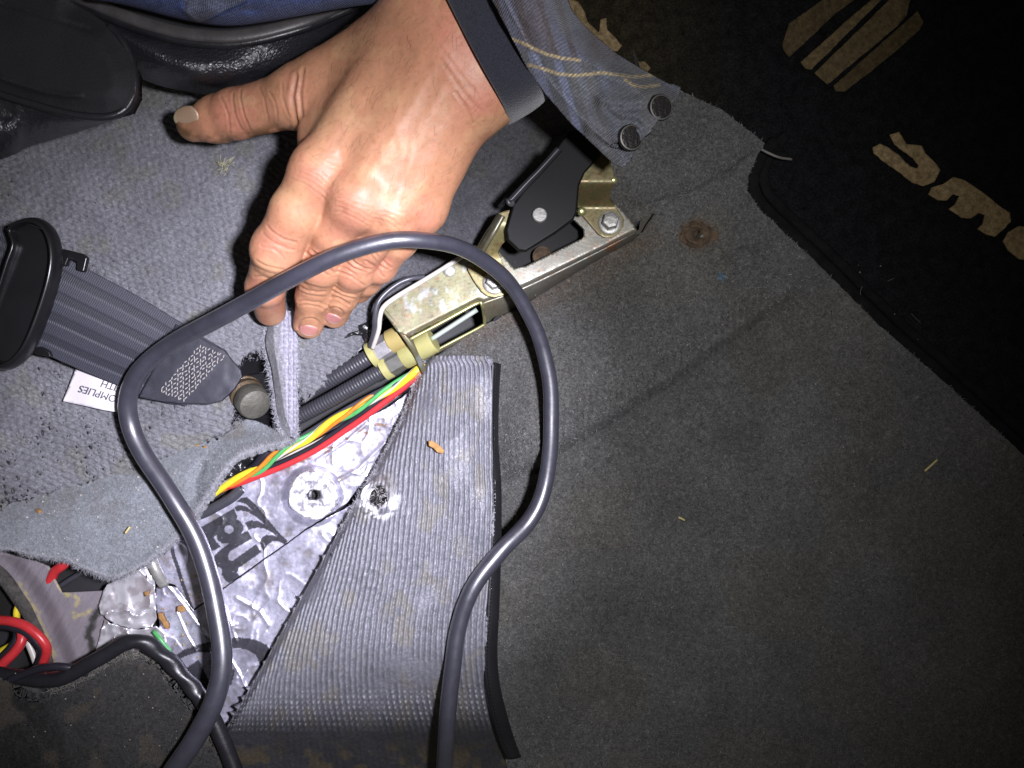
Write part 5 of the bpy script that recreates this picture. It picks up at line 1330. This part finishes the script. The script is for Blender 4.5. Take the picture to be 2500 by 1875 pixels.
def c_cuff(u, v):
    x = (u - 1200) * .93 - v * .28; y = (u - 1200) * .30 + v * .95
    n = fbm(u / 4, v / 4, 252, 2)
    s = np.sin(x / 7.5 + .5 * np.sin(x / 19.0)) * .5 + .5; s2 = np.sin(x / 22.0 + 1.0) * .5 + .5
    lower = sstep(-8, 8, v - np.interp(u, [p[0] for p in Y2], [p[1] for p in Y2]) + 34)
    up = mix3((0.090, 0.082, 0.098), (0.105, 0.11, 0.15), sstep(.35, .7, s2))
    up = mix3(up, (0.070, 0.058, 0.058), sstep(.75, .85, s) * .8)
    loC = mix3((0.095, 0.100, 0.115), (0.15, 0.165, 0.24), sstep(.5, .7, s) * sstep(1520, 1380, u))
    loC = mix3(loC, (0.115, 0.115, 0.115), sstep(.55, .8, s2) * .6)
    c = mix3(up, loC, lower)
    tw = np.sin((u * .55 + v * .9) / 1.7) * .5 + .5
    c = c * (.62 + .45 * n + .30 * tw)[:, None]
    dy = np.minimum(np.minimum(dpoly(u, v, Y1), dpoly(u, v, Y2)), dpoly(u, v, Y3))
    rope = .55 + .45 * (np.sin(u / 2.6 + v / 3.2) > -.4)
    c = mix3(c, (0.42, 0.33, 0.18), sstep(5.0, 2.6, dy) * rope)
    dl = dpoly(u, v, LEd)
    c = mix3(c, (0.19, 0.19, 0.21), np.exp(-((dl - 29) / 1.8) ** 2) * .5 * (np.sin(v / 3.0) > -.2))
    return c
cf = poly_sheet('shirt_cuff', cuff_out, 3.2, z_cuff, c_cuff, 'plaid', pr, thick=.0018)
cf['label'] = 'open plaid shirt cuff in blue and brown with yellow lines'
for (x, y) in ((1700, 1065), (1928, 832)):
    p = CS([(x, y)])[0]
    zz = float(z_cuff(np.array([p[0]]), np.array([p[1]]))[0])
    sb_ = lathe('snap_button', P(p[0], p[1], zz + .0006), (.30, -.12, .95), [(.0054, 0), (.0056, .0010), (.0052, .0017), (.0046, .0018), (.0044, .0014), (.001, .0015)], 'snap', cf, 36)
    sb_.data.materials.append(MT['snap_rim'])
    for pl in sb_.data.polygons:
        r_ = [math.hypot(*(Vector(sb_.data.vertices[k].co).xy)) for k in pl.vertices]
        if pl.index // 36 in (2,): pl.material_index = 1
# ---- jeans
j3 = FP([(195, 0, .088), (250, 8, .088), (310, 22, .088), (380, 40, .088), (440, 52, .087), (500, 57, .086), (570, 50, .085), (640, 38, .083), (740, 20, .080), (840, 6, .076), (940, -12, .070)])
def c_jean(s, t, u, v):
    n = fbm(u / 5, v / 5, 261, 3); b = fbm(u / 60, v / 30, 262, 3)
    tw = np.sin((u * .35 + v) / 1.25) * .5 + .5
    c = np.array([0.048, 0.068, 0.17]) * (.5 + .55 * n + .4 * tw)[..., None] * (.65 + .7 * b)[..., None]
    pale = inside(u.ravel(), v.ravel(), CV(0, 0, 3.16, [(1440, -200), (1420, 90), (1480, 150), (1540, 185), (1600, 150), (1780, 60), (1960, -30), (2000, -200)])).reshape(u.shape)
    c = mix3(c, np.array([.095, .098, .125]) * (.6 + .4 * n + .4 * tw)[..., None], pale * .75)
    dk_ = np.exp(-(dpoly(u, v, CV(0, 0, 3.16, [(1440, 20), (1430, 100), (1540, 188), (1900, 20)])) / 4) ** 2)
    return c * (1 - .55 * dk_)[..., None]
loft('jeans', [j3, [(p[0], p[1] - 10, p[2] + .010) for p in j3], [(p[0], p[1] - 32, p[2] + .018) for p in j3], [(p[0], p[1] - 80, p[2] + .025) for p in j3], [(p[0], p[1] - 170, p[2] + .030) for p in j3]], 260, 60, 'denim', pr,
     lambda s, t, u, v: .005 * (fbm(u / 70, v / 35, 263, 3) - .5) * sstep(0, .2, t) + .002 * np.exp(-(dpoly(u, v, CV(0, 0, 3.16, [(1400, 60), (1540, 200), (1900, 30)])) / 7) ** 2), c_jean, thick=.002)

# ================================================================== DEBRIS
def chunk(name, pts, z, th_, m, label, cat, group=None):
    o = poly_sheet(name, pts, 4, (lambda u, v: (z(u, v) if callable(z) else z) + th_ + .0008 * (fbm(u / 7, v / 7, 271, 2) - .5)), None, m, None, thick=th_, edge_jit=1.0)
    return tag(o, label, cat, group)
chunk('wood_chip', C3([(2040, 1030), (2070, 1030), (2120, 1060), (2165, 1105), (2150, 1130), (2110, 1120), (2080, 1090), (2045, 1070)]), .026, .0018, 'chip', 'orange brown wood chip lying on the ribbed mat', 'wood chip')
chunk('rust_flake', C4([(945, 730), (975, 740), (1010, 800), (1005, 825), (985, 820), (955, 770)]), -.010, .002, 'chip', 'long brown flake on the foil beside the green wire scrap', 'flake')
chunk('rust_flake', C4([(1065, 690), (1100, 685), (1112, 715), (1085, 725), (1062, 718)]), -.010, .0015, 'chip', 'small orange flake on the foil next to the printed black line', 'flake')
chunk('rust_flake', C4([(862, 605), (892, 598), (890, 625), (868, 630)]), -.007, .0015, 'chip', 'tiny orange flake on the crumpled foil patch', 'flake')
chunk('wood_chip', C4([(210, 105), (240, 100), (250, 118), (225, 130)]), z_flap, .001, 'chip', 'small tan crumb near the left end of the grey flap', 'crumb')
chunk('wood_chip', CL([(545, 148), (590, 150), (605, 165), (565, 168)]), z_flap, .0008, 'chip', 'tiny tan crumb on the flap near its tip, the left of two', 'crumb')
chunk('wood_chip', CL([(630, 172), (675, 170), (688, 180), (645, 188)]), z_flap, .0008, 'chip', 'tiny tan crumb on the flap near its tip, the right of two', 'crumb')
tag(tube('straw', C4([(752, 250, .012), (765, 232, .0122), (780, 212, .012)]), .0006, 'straw', None, n=8, ns=6), 'short pale straw splinter on the grey felt flap', 'straw')
tag(tube('wire_scrap', C4([(922, 838, -.007), (965, 890, -.006), (1022, 962, -.007)]), .0012, 'wire_green', None, n=10, ns=8), 'snipped scrap of green wire on the foil', 'wire scrap')
def zt(u, v): return float(z_main(np.array([u], float), np.array([v], float))[0])
tag(tube('straw', [(2257, 1150, zt(2257, 1150) + .0015), (2272, 1137, zt(2272, 1137) + .002), (2288, 1122, zt(2288, 1122) + .0015)], .00065, 'straw', None, n=10, ns=6), 'lone yellow straw on the dark carpet at far right', 'straw')
tag(tube('straw', [(1656, 1263, zt(1656, 1263) + .0014), (1664, 1266, zt(1664, 1266) + .0018), (1671, 1270, zt(1671, 1270) + .0014)], .0006, 'straw', None, n=10, ns=6), 'tiny tan splinter in the middle of the right carpet', 'straw')
# rusted fixing in the carpet
rz = thing('rusted_screw', P(1700, 572, zt(1660, 600) - .002), 'rusted screw hole through the carpet right of the bracket', 'screw')
def zr(u, v):
    r = np.hypot((u - 1702) / 1.15, v - 572)
    return zt(1650, 610) + .001 + .0035 * np.exp(-((r - 20) / 9) ** 2) * fbm(u / 10, v / 10, 281, 3) * 1.6 - .004 * sstep(12, 4, r)
poly_sheet('rusted_washer', [(1702 + 40 * 1.15 * math.cos(a) * (1 + .18 * math.sin(3 * a + 1)), 572 + 30 * math.sin(a) * (1 + .15 * math.cos(4 * a))) for a in np.linspace(0, 2 * math.pi, 30, endpoint=False)], 3.5, zr, None, 'rust', rz, thick=.001, edge_jit=2.5)
lathe('screw_tip', P(1712, 580, zt(1650, 610) - .002), (.4, -.3, 1), [(.003, 0), (.0028, .003), (.0016, .0042), (.0006, .0044)], 'dark_bolt', rz, 14)
# tuft of lint by the thumb + loose hairs and specks on the carpets
def hairs(name, n, box, zf, L0, L1, r, col, parent=None):
    Vs = []; Fs = []
    for _ in range(n):
        u = RNG.uniform(box[0], box[2]); v = RNG.uniform(box[1], box[3]); a = RNG.uniform(0, 6.28); L = RNG.uniform(L0, L1); bend = RNG.normal() * .8
        pts = []
        for k in range(6):
            pts.append((u, v)); a += bend / 5; u += L / 5 * math.cos(a); v += L / 5 * math.sin(a)
        pu_ = np.array(pts); zz = zf(pu_[:, 0], pu_[:, 1]) + .0022 + RNG.random(6) * .001
        v_, f_ = tube_np(PA(pu_[:, 0], pu_[:, 1], zz), r, 3, False)
        Fs += [[k + len(Vs) for k in g] for g in f_]; Vs += v_.tolist()
    Vs = np.array(Vs)
    return stuff(obj(name, mesh_np(name, Vs, Fs, np.tile(col, (len(Vs), 1))), 'fibre', parent))
hairs('loose_hair', 70, (20, 330, 600, 860), z_side, 12, 70, .00006, (.38, .37, .38), side)
hairs('loose_hair', 40, (1000, 340, 1300, 640), z_side, 10, 40, .00006, (.25, .25, .25), side)
hairs('loose_hair', 160, (1230, 650, 2300, 1840), z_main, 8, 34, .00007, (.30, .29, .25), carpet)
lt = hairs('lint_tuft', 26, (538, 395, 560, 412), z_side, 8, 30, .00012, (.50, .47, .30)); lt['label'] = 'pale tuft of lint on the carpet below the thumb'; del lt['kind']; tag(lt, lt['label'], 'lint')
def specks(n, box, zf, col, parent, r0, r1):
    Vs = []; Fs = []
    for _ in range(n):
        u = RNG.uniform(box[0], box[2]); v = RNG.uniform(box[1], box[3])
        c = np.array(P(u, v, float(zf(np.array([u]), np.array([v]))[0]) + .0012)); r = RNG.uniform(r0, r1)
        o = len(Vs)
        tet = np.array([[1, 0, -.5], [-.6, .8, -.5], [-.6, -.8, -.5], [0, 0, .7]]) * r * RNG.uniform(.6, 1.3, (4, 3))
        Vs += (c + tet).tolist(); Fs += [[o, o + 1, o + 3], [o + 1, o + 2, o + 3], [o + 2, o, o + 3], [o, o + 2, o + 1]]
    Vs = np.array(Vs)
    return stuff(obj('specks', mesh_np('specks', Vs, Fs, np.tile(col, (len(Vs), 1)), False), 'fibre', parent))
specks(60, (40, 1050, 600, 1380), lambda u, v: np.where(inside(u, v, flap_out), z_flap(u, v), -.02), (.6, .56, .5), flap, .0003, .0009)
specks(170, (1240, 640, 2250, 1850), z_main, (.42, .40, .35), carpet, .0002, .0006)
specks(60, C4([(600, 450)])[0] + C4([(1300, 1000)])[0], z_foil, (.40, .30, .14), oA, .0004, .0011)
specks(40, (20, 1640, 500, 1860), z_dk, (.30, .26, .2), dk, .0002, .0006)
